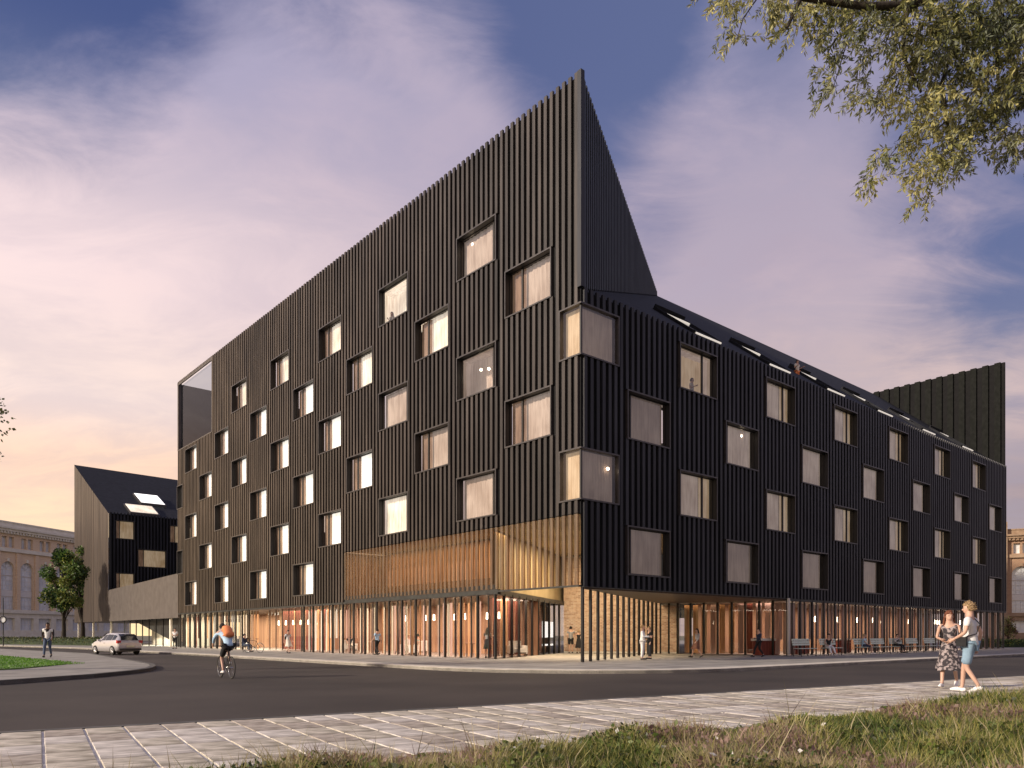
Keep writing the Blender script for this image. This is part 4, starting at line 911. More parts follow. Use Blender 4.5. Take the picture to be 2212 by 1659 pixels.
# willow overhead at the upper right: trunk stands outside the frame
WT = empty('willow_tree', (8.9, 10.4, 0), 0, label='willow hanging its feathery branches into the upper right corner', cat='tree')
def rel(p): return (p[0] - 8.9, p[1] - 10.4, p[2])
b = MB(); b.path([rel((8.9, 10.4, -.1)), rel((8.85, 10.4, 2.5)), rel((8.6, 10.3, 5.5)), rel((8.2, 10.2, 8.2)), rel((7.6, 10, 11))], [.34, .28, .24, .20, .12], 12); b.obj('trunk', 'bark', WT)
def PT(px, py, Z): return Vector(((px - 1106) / 1659 * Z, Z, 1.2 + (1372 - py) / 1659 * Z))
limbs = [[(8.4, 10.25, 7.2), PT(2230, 30, 10.4), PT(2150, 62, 10.3), PT(2060, 85, 10.2), PT(2010, 60, 10.1)],
         [(8.2, 10.2, 8.2), PT(2200, -60, 10), PT(2080, -30, 9.8), PT(1960, 12, 9.6), PT(1880, 14, 9.5), PT(1800, 5, 9.5), PT(1700, -10, 9.4), PT(1600, -15, 9.4)],
         [PT(2150, 62, 10.3), PT(2155, 150, 10.5), PT(2160, 230, 10.6)], [PT(2060, 85, 10.2), PT(2035, 180, 10), PT(2045, 260, 9.9), PT(2060, 330, 9.9)],
         [(8.4, 10.25, 7.2), PT(2260, 160, 10.8), PT(2200, 230, 10.9)], [PT(1730, -5, 9.4), PT(1700, 60, 9.3)], [PT(1960, 12, 9.6), PT(1950, 120, 9.5), PT(1990, 200, 9.6)]]
for l in limbs:
    r0 = .075 if l in limbs[:2] else .028
    MB().path([rel(p) for p in l], [r0 * (1 - .75 * i / len(l)) for i in range(len(l))], 8).obj('limb', 'bark', WT)
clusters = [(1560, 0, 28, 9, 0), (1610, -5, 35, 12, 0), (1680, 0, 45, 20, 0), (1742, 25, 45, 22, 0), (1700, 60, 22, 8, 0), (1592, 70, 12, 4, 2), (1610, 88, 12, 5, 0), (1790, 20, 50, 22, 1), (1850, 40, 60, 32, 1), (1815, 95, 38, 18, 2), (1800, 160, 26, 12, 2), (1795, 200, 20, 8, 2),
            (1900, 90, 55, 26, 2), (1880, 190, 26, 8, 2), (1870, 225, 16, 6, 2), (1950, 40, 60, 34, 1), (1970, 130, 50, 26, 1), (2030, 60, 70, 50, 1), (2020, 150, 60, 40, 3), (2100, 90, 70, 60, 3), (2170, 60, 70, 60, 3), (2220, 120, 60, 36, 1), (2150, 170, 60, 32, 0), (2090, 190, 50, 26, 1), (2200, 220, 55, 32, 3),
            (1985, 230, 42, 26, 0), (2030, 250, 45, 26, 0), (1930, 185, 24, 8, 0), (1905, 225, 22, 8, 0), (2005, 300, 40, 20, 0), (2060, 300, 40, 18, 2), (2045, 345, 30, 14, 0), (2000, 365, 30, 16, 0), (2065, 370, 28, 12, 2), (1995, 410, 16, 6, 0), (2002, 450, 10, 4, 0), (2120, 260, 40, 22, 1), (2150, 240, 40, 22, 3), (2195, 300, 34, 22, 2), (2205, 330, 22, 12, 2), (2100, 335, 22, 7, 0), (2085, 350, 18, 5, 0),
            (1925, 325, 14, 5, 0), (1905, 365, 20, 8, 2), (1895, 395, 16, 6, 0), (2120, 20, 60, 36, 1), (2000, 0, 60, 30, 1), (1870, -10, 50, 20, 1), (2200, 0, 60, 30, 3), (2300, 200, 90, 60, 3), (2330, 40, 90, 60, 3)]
C_, D_, LN, WD, MI = [], [], [], [], []; tw = MB()
for (px, py, r, cnt, kind) in clusters:
    for _ in range(int(cnt * 1.15)):
        Zd = 10 + rnd.uniform(-.9, .9); a = rnd.uniform(0, 6.28); q = math.sqrt(rnd.random()) * r
        p = PT(px + q * math.cos(a), py + q * math.sin(a) * .8 - 12, Zd); ha = rnd.uniform(0, 6.28); out = Vector((math.cos(ha) - .35, math.sin(ha), rnd.uniform(-.1, .5))); ln = rnd.uniform(.20, .42)
        prev = p.copy(); v = out.normalized()
        for s in range(int(ln / .022)):
            v = (v + Vector((rnd.gauss(0, .05), rnd.gauss(0, .05), -.10))).normalized(); nx_ = prev + v * .022
            for sd in (-1, 1):
                if rnd.random() < .12: continue
                sv = v.cross(Vector((rnd.gauss(0, 1), rnd.gauss(0, 1), .3))).normalized() * sd
                dr = (v * .6 + sv * .9 + Vector((0, 0, -.40))).normalized()
                C_.append(nx_); D_.append(dr); LN.append(rnd.uniform(.06, .10)); WD.append(rnd.uniform(.018, .028)); zz_ = rnd.random()
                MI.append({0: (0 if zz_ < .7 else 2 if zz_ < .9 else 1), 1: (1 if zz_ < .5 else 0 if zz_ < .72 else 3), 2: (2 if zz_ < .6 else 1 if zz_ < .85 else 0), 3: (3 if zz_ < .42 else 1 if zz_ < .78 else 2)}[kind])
            if s % 4 == 3: tw.tube(rel(prev - v * .066), rel(nx_), .0025, .002, 3, caps=False)
            prev = nx_
C_ = np.array([rel(p) for p in C_]); D_ = np.array([tuple(p) for p in D_]); n = len(C_)
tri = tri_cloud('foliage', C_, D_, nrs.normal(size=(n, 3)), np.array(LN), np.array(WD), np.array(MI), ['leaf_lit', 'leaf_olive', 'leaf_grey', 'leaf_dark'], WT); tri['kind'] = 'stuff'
o = tw.obj('twigs', 'bark', WT); o['kind'] = 'stuff'
for l in ([PT(1985, 60, 10), PT(1935, 150, 10), PT(1905, 190, 10), PT(1880, 210, 10)], [PT(2045, 260, 9.9), PT(2000, 300, 9.9), PT(1945, 310, 10), PT(1915, 345, 10), PT(1900, 390, 10)], [PT(2060, 330, 9.9), PT(2020, 380, 9.9), PT(2000, 440, 9.9)], [PT(1850, 0, 9.5), PT(1830, 90, 9.6), PT(1800, 190, 9.7)],
          [PT(1640, -10, 9.4), PT(1605, 40, 9.5), PT(1592, 85, 9.5)]):
    MB().path([rel(p) for p in l], [.009, .007, .005, .004, .003][:len(l)], 5).obj('branch', 'bark', WT)

def tree(name, label, x, y, h, cr, cz, leaves, mats, seed, size=.22, squash=1.0):
    r_ = np.random.RandomState(seed); rr = random.Random(seed); t = empty(name, (x, y, 0), 0, label=label, cat='tree')
    b = MB(); b.path([(0, 0, -.1), (.05, .02, cz * .45), (-.05, .05, cz), (0, 0, h * .85)], [h * .028, h * .022, h * .015, h * .005], 10); b.obj('trunk', 'bark', t)
    b = MB(); cl = []
    for k in range(34):
        u = rr.uniform(-.85, 1); a = rr.uniform(0, 6.28); q = math.sqrt(max(0, 1 - u * u)) * rr.uniform(.35, 1.0)
        c = Vector((cr * q * math.cos(a), cr * q * math.sin(a), cz + (h - cz) * .5 * (1 + u * .95) * squash)); cl.append((c, rr.uniform(.22, .42) * cr))
        s = Vector((0, 0, cz * .5 + rr.uniform(0, .5) * (h - cz))); b.path([s, (s + c) / 2 + Vector((0, 0, .1)), c], [h * .008, h * .005, h * .002], 5)
    b.obj('limbs', 'bark', t)
    n = leaves; ci = r_.randint(0, len(cl), n); cc = np.array([tuple(c[0]) for c in cl])[ci]; cr_ = np.array([c[1] for c in cl])[ci]
    d = r_.normal(size=(n, 3)); d /= np.linalg.norm(d, axis=1, keepdims=True); p = cc + d * (cr_ * r_.uniform(.35, 1.05, n))[:, None]; p[:, 2] -= .0
    mi = (ci * 7 + (r_.rand(n) < .3)) % len(mats)
    o = tri_cloud('crown', p, d + r_.normal(size=(n, 3)) * .7, r_.normal(size=(n, 3)), r_.uniform(.7, 1.3, n) * size, r_.uniform(.5, .9, n) * size, mi, mats, t); o['kind'] = 'stuff'
    return t
TX, TY = P(137, 97); tree('street_tree', 'leafy green tree in front of the arched brick building', TX, TY, 11.6, 2.6, 4.2, 9000, ['leaf_green', 'leaf_deep', 'leaf_yellow', 'leaf_green', 'leaf_deep'], 3, .30)
TX, TY = P(178, 108); tree('street_tree', 'dark slim tree half hidden behind the gabled annex', TX, TY, 13.6, 1.5, 4.5, 4200, ['leaf_deep', 'leaf_green'], 8, .28)
tree('street_tree', 'tree whose pale leaves just enter the frame at the left edge', -19.5, 26, 10.2, 2.15, 6.6, 5000, ['leaf_grey', 'leaf_olive', 'leaf_grey'], 5, .14)
# hedges
def hedge(label, pts_, w_, h_, n, mats, size=.16):
    V = [Vector(p) for p in pts_]; acc = []; core = MB()
    for i in range(len(V) - 1):
        core.wallseg(tuple(V[i]), tuple(V[i + 1]), w_ * .7, -.02, h_ * .8)
        L_ = (V[i + 1] - V[i]); m_ = int(n / (len(V) - 1)); t = nrs.rand(m_); nr = Vector((-L_.y, L_.x)).normalized(); s = nrs.uniform(-.1, .9, m_) * w_
        acc.append(np.stack([V[i].x + L_.x * t + nr.x * s, V[i].y + L_.y * t + nr.y * s, h_ * np.sqrt(nrs.rand(m_)) * nrs.uniform(.75, 1.08, m_)], 1))
    p = np.concatenate(acc); m_ = len(p); e = empty('hedge', (0, 0, 0), label=label, cat='hedge')
    o = core.obj('core', 'leaf_deep', e); o = tri_cloud('leaves', p, nrs.normal(size=(m_, 3)), nrs.normal(size=(m_, 3)), nrs.uniform(.7, 1.2, m_) * size, nrs.uniform(.5, .9, m_) * size, nrs.randint(0, len(mats), m_), mats, e); o['kind'] = 'stuff'
hedge('low dark clipped hedge along the foot of the arched brick building', [P(-40, 103), P(90, 97), P(215, 88)], 1.4, .95, 7000, ['leaf_deep', 'leaf_dark', 'leaf_olive'])
hedge('low green planting beyond the right end of the black building', [P(2135, 76), P(2190, 76), P(2300, 78)], 2.0, .8, 3500, ['leaf_green', 'leaf_yellow', 'leaf_deep'])
TX, TY = P(2178, 96); tree('garden_tree', 'small reddish brown shrub by the brown brick building', TX, TY, 3.4, 1.0, .9, 1800, ['leaf_lit', 'cloth_brown_wear', 'leaf_olive'], 14, .18)

#PART2
# ------------------------------------------------------------------ people
SKINJOBS = []
def skin_job(name, J, E, Rr, mats, parent, sub=1, extra=None, flat=None):
    """J joint name -> position; E edges; Rr radii; grown with the Skin modifier when flushed"""
    names = list(J); idx = {k: i for i, k in enumerate(names)}
    me = bpy.data.meshes.new(name); me.from_pydata([tuple(J[k]) for k in names], [(idx[a], idx[b_]) for a, b_ in E], [])
    o = bpy.data.objects.new(name, me); COL.objects.link(o)
    m1 = o.modifiers.new('s', 'SKIN'); m1.use_smooth_shade = True; m1.branch_smoothing = .6
    m2 = o.modifiers.new('u', 'SUBSURF'); m2.levels = sub; m2.render_levels = sub
    L_ = me.skin_vertices[0].data
    for k in names:
        r = Rr[k]; L_[idx[k]].radius = r if isinstance(r, tuple) else (r, r); L_[idx[k]].use_root = (k == names[0])
    o.parent = parent; SKINJOBS.append((o, mats, extra)); return o
def flush_skins():
    bpy.context.view_layer.update(); dg = bpy.context.evaluated_depsgraph_get()
    done = []
    for o, mats, extra in SKINJOBS:
        ev = o.evaluated_get(dg); me = bpy.data.meshes.new_from_object(ev, depsgraph=dg); done.append((o, me, mats, extra))
    for o, me, mats, extra in done:
        o.modifiers.clear(); old = o.data
        if extra is not None:
            b = MB(); b.add([tuple(v.co) for v in me.vertices], [tuple(p.vertices) for p in me.polygons], 0, True); n0 = len(b.v)
            b.v += extra.v; b.f += [tuple(i + n0 for i in f) for f in extra.f]; b.mi += extra.mi; b.sm += extra.sm
            me2 = b.mesh(o.name, mats); o.data = me2
        else:
            me.materials.clear()
            for m_ in (mats if isinstance(mats, list) else [mats]): me.materials.append(MATS[m_])
            me.polygons.foreach_set('material_index', [0] * len(me.polygons)); me.polygons.foreach_set('use_smooth', [True] * len(me.polygons)); o.data = me
        bpy.data.meshes.remove(old)
    SKINJOBS.clear()
V3 = lambda *a: Vector(a)
def base_pose():
    return dict(pel=V3(0, 0, .95), spi=V3(0, .01, 1.12), che=V3(0, 0, 1.32), nec=V3(0, 0, 1.47), hed=V3(0, .025, 1.60), top=V3(0, .02, 1.67),
                sL=V3(-.185, 0, 1.41), eL=V3(-.22, -.03, 1.13), wL=V3(-.23, .05, .88), sR=V3(.185, 0, 1.41), eR=V3(.22, -.03, 1.13), wR=V3(.23, .05, .88),
                hL=V3(-.09, 0, .90), kL=V3(-.10, .01, .50), aL=V3(-.10, -.03, .09), tL=V3(-.115, .14, .035), hR=V3(.09, 0, .90), kR=V3(.10, .01, .50), aR=V3(.10, -.03, .09), tR=V3(.115, .14, .035))
def pose(kind, **ov):
    p = base_pose()
    if kind == 'walk':
        p.update(kR=V3(.10, .20, .51), aR=V3(.10, .30, .10), tR=V3(.11, .46, .06), kL=V3(-.10, .04, .49), aL=V3(-.10, -.28, .16), tL=V3(-.10, -.17, .035),
                 eR=V3(.23, -.13, 1.15), wR=V3(.24, -.14, .90), eL=V3(-.23, .06, 1.13), wL=V3(-.23, .24, .94))
    if kind in ('sit', 'recline'):
        d = V3(0, 0, .53 - .95)
        for k in p:
            if k[0] not in 'ka' and k not in ('tL', 'tR'): p[k] = p[k] + d
        f = .0 if kind == 'sit' else .30
        for s, S in ((-1, 'L'), (1, 'R')):
            p['h' + S] = V3(s * .09, .02, .53); p['k' + S] = V3(s * .12, .44, .53 - f * .2); p['a' + S] = V3(s * .12, .46 + f, .10); p['t' + S] = V3(s * .13, .62 + f, .05)
            p['e' + S] = V3(s * .24, .03, .74); p['w' + S] = V3(s * .16, .26, .62)
    if kind == 'cycle':
        p.update(pel=V3(0, -.26, 1.00), spi=V3(0, -.15, 1.16), che=V3(0, .05, 1.32), nec=V3(0, .20, 1.42), hed=V3(0, .31, 1.51), top=V3(0, .35, 1.56), sL=V3(-.19, .10, 1.38), sR=V3(.19, .10, 1.38),
                 eL=V3(-.26, .28, 1.18), wL=V3(-.24, .42, 1.03), eR=V3(.26, .28, 1.18), wR=V3(.24, .42, 1.03), hL=V3(-.09, -.24, .96), kL=V3(-.11, .06, .62), aL=V3(-.11, -.10, .24), tL=V3(-.11, .04, .17),
                 hR=V3(.09, -.24, .96), kR=V3(.11, .16, .84), aR=V3(.11, -.02, .50), tR=V3(.11, .12, .43))
    p.update({k: V3(*v) for k, v in ov.items()}); return p
RB_ = dict(pel=.125, spi=.112, che=.125, nec=.052, hed=.086, top=.06, sL=.058, sR=.058, eL=.038, eR=.038, wL=.027, wR=.027, hL=.088, hR=.088, kL=.054, kR=.054, aL=.036, aR=.036, tL=.03, tR=.03)
EB = [('pel', 'spi'), ('spi', 'che'), ('che', 'nec'), ('nec', 'hed'), ('hed', 'top'), ('che', 'sL'), ('sL', 'eL'), ('eL', 'wL'), ('che', 'sR'), ('sR', 'eR'), ('eR', 'wR'), ('pel', 'hL'), ('hL', 'kL'), ('kL', 'aL'), ('aL', 'tL'), ('pel', 'hR'), ('hR', 'kR'), ('kR', 'aR'), ('aR', 'tR')]
def hand(bm, e, w, side, curl=.35):
    d = (w - e).normalized(); n = d.cross(Vector((0, 0, 1)));
    if n.length < .2: n = Vector((0, 1, 0)).cross(d)
    n.normalize(); u = n.cross(d).normalized()      # u: in the palm plane, front-back
    fwd = Vector((0, 1, 0)); u = (fwd - d * fwd.dot(d));
    if u.length < .15: u = Vector((1, 0, 0)) - d * d.x
    u.normalize(); n = d.cross(u)
    c = w + d * .05
    bm.tube(w - d * .02, w + d * .035, .024, .033, 8); bm.tube(w + d * .03, w + d * .085, .034, .031, 8)
    for k, ln in enumerate((.062, .072, .067, .052)):
        s = (k - 1.5) * .0165; p0 = w + d * .078 - u * s * 1.0 + u * 0; a = (d * math.cos(curl) + n * side * math.sin(curl)).normalized(); p1 = p0 + a * ln * .55
        a2 = (d * math.cos(curl * 2.2) + n * side * math.sin(curl * 2.2)).normalized(); bm.tube(p0, p1, .0095, .0085, 6); bm.tube(p1, p1 + a2 * ln * .5, .0085, .006, 6)
    p0 = w + d * .03 + u * .022; bm.tube(p0, p0 + (u * .6 + d * .8).normalized() * .038, .012, .0095, 6); bm.tube(p0 + (u * .6 + d * .8).normalized() * .036, p0 + (u * .6 + d * .8).normalized() * .036 + d * .028, .0095, .007, 6)
def person(label, x, y, head_dir, P_, H=1.75, z=0.0, skin='skin', shirt='cloth_t_white', sleeve='short', legs='denim', leglen='long', shoes='shoe_dark', hair='hair_dark', hairlen='short', dress=None, near=False, look=None, extra_fn=None, group=None, fem=False):
    rz = math.atan2(head_dir[1], head_dir[0]) - math.pi / 2
    t = empty('person', (x, y, z), rz, label=label, cat='person', group=group); s = H / 1.75; t.scale = (s, s, s)
    J = dict(P_); ex = MB()
    hand(ex, J['eL'], J['wL'], 1); hand(ex, J['eR'], J['wR'], -1)
    hd = J['hed']; up = (J['top'] - J['nec']).normalized(); up = (up + Vector((0, 0, .8))).normalized()
    f = Vector((0, 1, 0))
    if look is not None:
        f = Matrix.Rotation(-rz, 3, 'Z') @ Vector((look[0], look[1], 0)); f.normalize()
    f = (f - up * f.dot(up)).normalized(); r = f.cross(up).normalized()
    def HP(a, b_, c): return hd + r * a + f * b_ + up * c
    # head as a shaped egg with brow, nose, ears and chin
    v = []; fc = []; su, sv = (20, 14) if near else (12, 8)
    for j in range(sv + 1):
        ph = math.pi * j / sv
        for i in range(su):
            th = 2 * math.pi * i / su; a = math.sin(ph) * math.cos(th); b_ = math.sin(ph) * math.sin(th); c = math.cos(ph)
            k = 1 - .30 * max(0, -c) ** 1.5; rx = .076 * k; ry = .094 * (1 - .16 * max(0, -c)); zz = c * .118
            bb = b_ * ry + (.012 if (b_ > .3 and c < -.25) else 0)
            v.append(HP(a * rx, bb + .004, zz))
    for j in range(sv):
        for i in range(su): fc.append((j * su + i, (j + 1) * su + i, (j + 1) * su + (i + 1) % su, j * su + (i + 1) % su))
    ex.add(v, fc, 0, True); ex.tube(HP(0, .082, .012), HP(0, .108, -.028), .009, .015, 6); ex.ball(HP(.078, -.004, -.008), (.012, .02, .03), 6, 5); ex.ball(HP(-.078, -.004, -.008), (.012, .02, .03), 6, 5)
    ex.tube(HP(0, -.01, -.16), HP(0, -.005, -.07), .052, .05, 10)
    Rr = dict(RB_)
    if fem: Rr.update(spi=.095, che=.112, sL=.048, sR=.048, eL=.032, eR=.032, wL=.023, wR=.023)
    skin_job('body', J, EB, Rr, skin, t, 1, ex)
    g_ = .016
    def sub_chain(keys, edges, rads, name, m_): skin_job(name, {k: J[k] for k in keys}, edges, rads, m_, t, 2 if near else 1)
    # shirt
    Js = {k: J[k] for k in ('che', 'spi', 'pel', 'sL', 'sR')}; Js['nk'] = J['che'].lerp(J['nec'], .86); Js['hem'] = J['pel'] + Vector((0, 0, -.07)); Es = [('che', 'spi'), ('spi', 'pel'), ('pel', 'hem'), ('che', 'nk'), ('che', 'sL'), ('che', 'sR')]
    Rs = dict(che=Rr['che'] + g_ + .008, spi=Rr['spi'] + g_ + .012, pel=Rr['pel'] + g_ + .010, hem=Rr['pel'] + g_ + .016, nk=.064, sL=Rr['sL'] + g_ + .004, sR=Rr['sR'] + g_ + .004)
    for S in 'LR':
        if sleeve != 'none':
            q = .62 if sleeve == 'short' else 1.0; Js['m' + S] = J['s' + S].lerp(J['e' + S], q); Es.append(('s' + S, 'm' + S)); Rs['m' + S] = .056 if sleeve == 'short' else .050
            if sleeve == 'long': Js['w' + S] = J['e' + S].lerp(J['w' + S], .95); Es.append(('m' + S, 'w' + S)); Rs['w' + S] = .036
    if sleeve == 'none': Rs.update(sL=.05, sR=.05)
    skin_job('dress_top' if dress else 'shirt', Js, Es, Rs, dress or shirt, t, 2 if near else 1)
    if dress or leglen == 'skirt':
        hem = .40 if dress else .52; b = MB(); n = 28; rows = 7; vv = []; ff = []; p0 = J['pel'] + Vector((0, 0, .13)); kc = (J['kL'] + J['kR']) / 2; sp = (J['kL'] - J['kR']).length
        for j in range(rows + 1):
            q = j / rows; c = p0.lerp(Vector((kc.x, kc.y, hem)), q); ra = .135 + .10 * q + max(0, sp - .2) * .35 * q; rb = .12 + .12 * q + max(0, sp - .2) * .35 * q
            for i in range(n):
                a = 2 * math.pi * i / n; wv = 1 + (.10 * q) * math.sin(a * 7 + 1.3) + .03 * q * math.sin(a * 3); vv.append((c.x + math.cos(a) * ra * wv, c.y + math.sin(a) * rb * wv, c.z + .015 * q * math.sin(a * 5)))
        for j in range(rows):
            for i in range(n): ff.append((j * n + i, j * n + (i + 1) % n, (j + 1) * n + (i + 1) % n, (j + 1) * n + i))
        b.add(vv, ff, 0, True).obj('skirt', dress or legs, t)
    else:
        Jt = dict(pe=J['pel'] + Vector((0, 0, .03))); Et = []; Rt = dict(pe=Rr['pel'] + g_ * .6)
        for S in 'LR':
            Jt['h' + S] = J['h' + S]; Jt['k' + S] = J['k' + S]; Et += [('pe', 'h' + S), ('h' + S, 'k' + S)]; Rt['h' + S] = Rr['h' + S] + g_; Rt['k' + S] = Rr['k' + S] + g_ + (.018 if leglen == 'short' else 0)
            if leglen == 'short': Jt['k' + S] = J['h' + S].lerp(J['k' + S], .93)
            else: Jt['a' + S] = J['k' + S].lerp(J['a' + S], .94); Et.append(('k' + S, 'a' + S)); Rt['a' + S] = .052
        skin_job('shorts' if leglen == 'short' else 'trousers', Jt, Et, Rt, legs, t, 2 if near else 1)
    for S in 'LR':
        a, tt = J['a' + S], J['t' + S]; d = (tt - a); d.z = 0; d = d.normalized() if d.length > .02 else Vector((0, 1, 0)); hl = a - d * .035; b = MB(); dz = (tt.z - a.z)
        pts_ = [Vector((hl.x, hl.y, a.z - .045)), Vector((a.x, a.y, a.z - .04)) + d * .03, a.lerp(tt, .6) + Vector((0, 0, -.004)), tt + d * .03]
        b.ball(hl + Vector((0, 0, -.042)), (.036, .036, .036), 8, 6); b.path(pts_, [.042, .044, .042, .030], 8); b.ball(tt + d * .035, (.036, .036, .026), 8, 6); b.obj('shoe', shoes, t)
    # hair
    hb = MB(); su, sv = (26, 14) if near else (14, 8); vv = []; ff = []; rs = random.Random(int(abs(x * 100)))
    for j in range(sv + 1):
        ph = math.pi * .62 * j / sv
        for i in range(su):
            th = 2 * math.pi * i / su; a = math.sin(ph) * math.cos(th); b_ = math.sin(ph) * math.sin(th); c = math.cos(ph)
            cut = 1.0
            if b_ > .35: c = max(c, .42)          # hair line over the forehead
            q = 1 + (rs.uniform(-.07, .10) if near else rs.uniform(-.03, .04)); vv.append(HP(a * .094 * q, b_ * .108 * q - .012, c * .132 * q + .006))
    for j in range(sv):
        for i in range(su): ff.append((j * su + i, (j + 1) * su + i, (j + 1) * su + (i + 1) % su, j * su + (i + 1) % su))
    hb.add(vv, ff, 0, True)
    if hairlen == 'long':
        for k in range(26 if near else 12):
            a = math.pi * (.98 + 1.04 * k / (25 if near else 11)); q0 = HP(.085 * math.cos(a), .092 * math.sin(a) - .01, .03); q1 = HP(.105 * math.cos(a), .10 * math.sin(a) - .02, -.12); q2 = HP(.115 * math.cos(a), .085 * math.sin(a) - .02, -.27 - rs.uniform(0, .06))
            hb.path([q0, q1, q2], [.020, .022, .010], 6)
    if near and hairlen == 'short':
        for k in range(150):
            a = rs.uniform(0, 6.28); ph = math.acos(rs.uniform(-.25, 1)); dx, dy, dz = math.sin(ph) * math.cos(a), math.sin(ph) * math.sin(a), math.cos(ph)
            if dy > .35 and dz < .45: continue
            p0 = HP(dx * .085, dy * .098 - .01, dz * .125); dr = (r * dx + f * dy + up * (dz + .2) + Vector((rs.uniform(-.5, .5), rs.uniform(-.5, .5), rs.uniform(-.4, .3)))).normalized(); hb.tube(p0, p0 + dr * rs.uniform(.02, .045), .012, .003, 4, caps=False)
    hb.obj('hair', hair, t)
    if near:
        for s_ in (-1, 1): MB().ball(HP(s_ * .030, .086, .014), (.011, .009, .008), 8, 6).obj('eye', 'eye_dark', t); MB().tube(HP(s_ * .046, .082, .036), HP(s_ * .016, .090, .038), .004, .004, 5).obj('eyebrow', hair, t)
        MB().tube(HP(-.022, .088, -.055), HP(.022, .088, -.055), .006, .006, 6).obj('lips', 'lips', t)
    if extra_fn: extra_fn(t, J, HP)
    return t
def backpack(m_):
    def fn(t, J, HP):
        c = (J['che'] * .55 + J['spi'] * .45); d = (J['nec'] - J['pel']).normalized(); bk = d.cross(Vector((1, 0, 0))); bk = -bk if bk.y > 0 else bk; c = c + bk * .20; b = MB(); u = Vector((1, 0, 0)); v = []
        for dz, hw, th in ((-.2, .13, .07), (-.12, .155, .10), (.1, .15, .10), (.2, .12, .06), (.235, .07, .03)):
            for a in range(12): q = a / 12 * 6.283; v.append(c + d * dz + u * hw * math.cos(q) + bk * th * math.sin(q))
        f_ = [(j * 12 + i, j * 12 + (i + 1) % 12, (j + 1) * 12 + (i + 1) % 12, (j + 1) * 12 + i) for j in range(4) for i in range(12)] + [tuple(range(11, -1, -1)), tuple(range(48, 60))]
        o_ = b.add(v, f_, 0, True).obj('backpack', m_, t)
        for s in (-1, 1): MB().path([c + d * .18 + u * s * .09 - bk * .05, J['nec'] + u * s * .11 + Vector((0, .02, -.04)), J['che'] + u * s * .12 - bk * .16, c - d * .1 + u * s * .12 - bk * .05], [.014] * 4, 5).obj('strap', m_, o_)
    return fn
def shoulder_bag(t, J, HP):
    b = MB(); c = J['hL'] + V3(-.11, .10, .12); b.box(c.x - .04, c.x + .04, c.y - .085, c.y + .085, c.z - .14, c.z + .03); b.box(c.x - .046, c.x + .046, c.y - .09, c.y + .09, c.z - .03, c.z + .04); o_ = b.obj('bag', 'cloth_black', t)
    MB().path([c + V3(0, .06, .04), J['spi'] + V3(-.07, .135, .04), J['che'] + V3(.02, .155, .0), J['nec'] + V3(.075, .05, -.035), J['nec'] + V3(.09, -.04, -.045), J['che'] + V3(.02, -.155, -.02), J['spi'] + V3(-.08, -.13, 0), c + V3(0, -.07, .04)], [.009] * 8, 6).obj('strap', 'shoe_dark', o_)
def at_px(px, Z): return P(px, Z)

# near couple on the footpath
mx_, my_ = P(2096, 16.0)
person('man in white T-shirt and pale denim shorts walking with a black shoulder bag', mx_, my_, (-.72, .69), pose('walk', wL=(-.22, .22, 1.02), eL=(-.27, .02, 1.14), wR=(.27, -.06, .87), kR=(.10, .13, .50), aR=(.10, .16, .09), tR=(.11, .31, .05), kL=(-.10, .05, .49), aL=(-.10, -.17, .14), tL=(-.10, -.05, .035)), H=1.92, legs='denim_light', leglen='short', shoes='shoe_white', hair='hair_blond', near=True, look=(-.85, .52), extra_fn=shoulder_bag)
wx_, wy_ = P(2051, 17.6)
person('red haired woman in a dark floral dress walking beside the man in white', wx_, wy_, (-.62, -.78), pose('walk', wR=(.10, .30, 1.08), eR=(.25, .02, 1.13), wL=(-.06, .30, 1.04), eL=(-.25, .03, 1.12)), H=1.78, dress='floral', sleeve='none', shoes='shoe_white', hair='hair_red', hairlen='long', near=True, look=(-.25, -.97), fem=True)
# street people
X, Y = P(103, 41.0); person('man in dark jacket over a white shirt walking on the left island', X, Y, (.35, -.94), pose('walk'), H=1.9, legs='denim', shirt='cloth_t_white', sleeve='short', skin='skin_dark',
    extra_fn=lambda t, J, HP: [skin_job('jacket', {k: (J[k] + V3(s * .012, -.02, 0)) for k in ks}, [(ks[0], ks[1]), (ks[1], ks[2])], {ks[0]: .078, ks[1]: .060, ks[2]: .045}, 'cloth_black', t) for s, ks in ((-1, ('sL', 'eL', 'wL')), (1, ('sR', 'eR', 'wR')))] and
    MB().path([J['che'] + V3(0, -.045, .08), J['spi'] + V3(0, -.045, 0), J['pel'] + V3(0, -.04, -.04)], [.15, .135, .15], 12).obj('jacket_back', 'cloth_black', t))
X, Y = P(378, 68); person('man in white shirt and black trousers standing under the link wall', X, Y, (0, -1), pose('stand', wL=(-.05, .2, 1.1), wR=(.05, .22, 1.12)), H=1.85, legs='cloth_black')
X, Y = P(622, 50.5); person('woman in white with a black shoulder backpack walking past the red room', X, Y, (.6, -.5), pose('walk'), H=1.55, shirt='cloth_t_white', legs='cloth_cream', leglen='skirt', hair='hair_dark', extra_fn=backpack('cloth_black'), fem=True)
X, Y = P(815, 46.2); person('person in pale blue top and black trousers striding past the left shopfront', X, Y, (-.7, .5), pose('walk'), H=1.62, shirt='cloth_sky', legs='cloth_black')
X, Y = P(1053, 40.6); person('woman in grey shirt and black skirt standing at the glass corner', X, Y, (.4, .8), pose('stand', wR=(.25, .22, 1.25)), H=1.62, shirt='cloth_grey', legs='cloth_black', leglen='skirt', hairlen='long', fem=True)
X, Y = P(1233, 51.0); person('man in grey shirt and black shorts standing close to the brick wall', X, Y, (0.1, 1), pose('stand', wR=(.34, .25, 1.15), eR=(.3, .05, 1.2)), H=1.82, shirt='cloth_grey', legs='cloth_black', leglen='short')
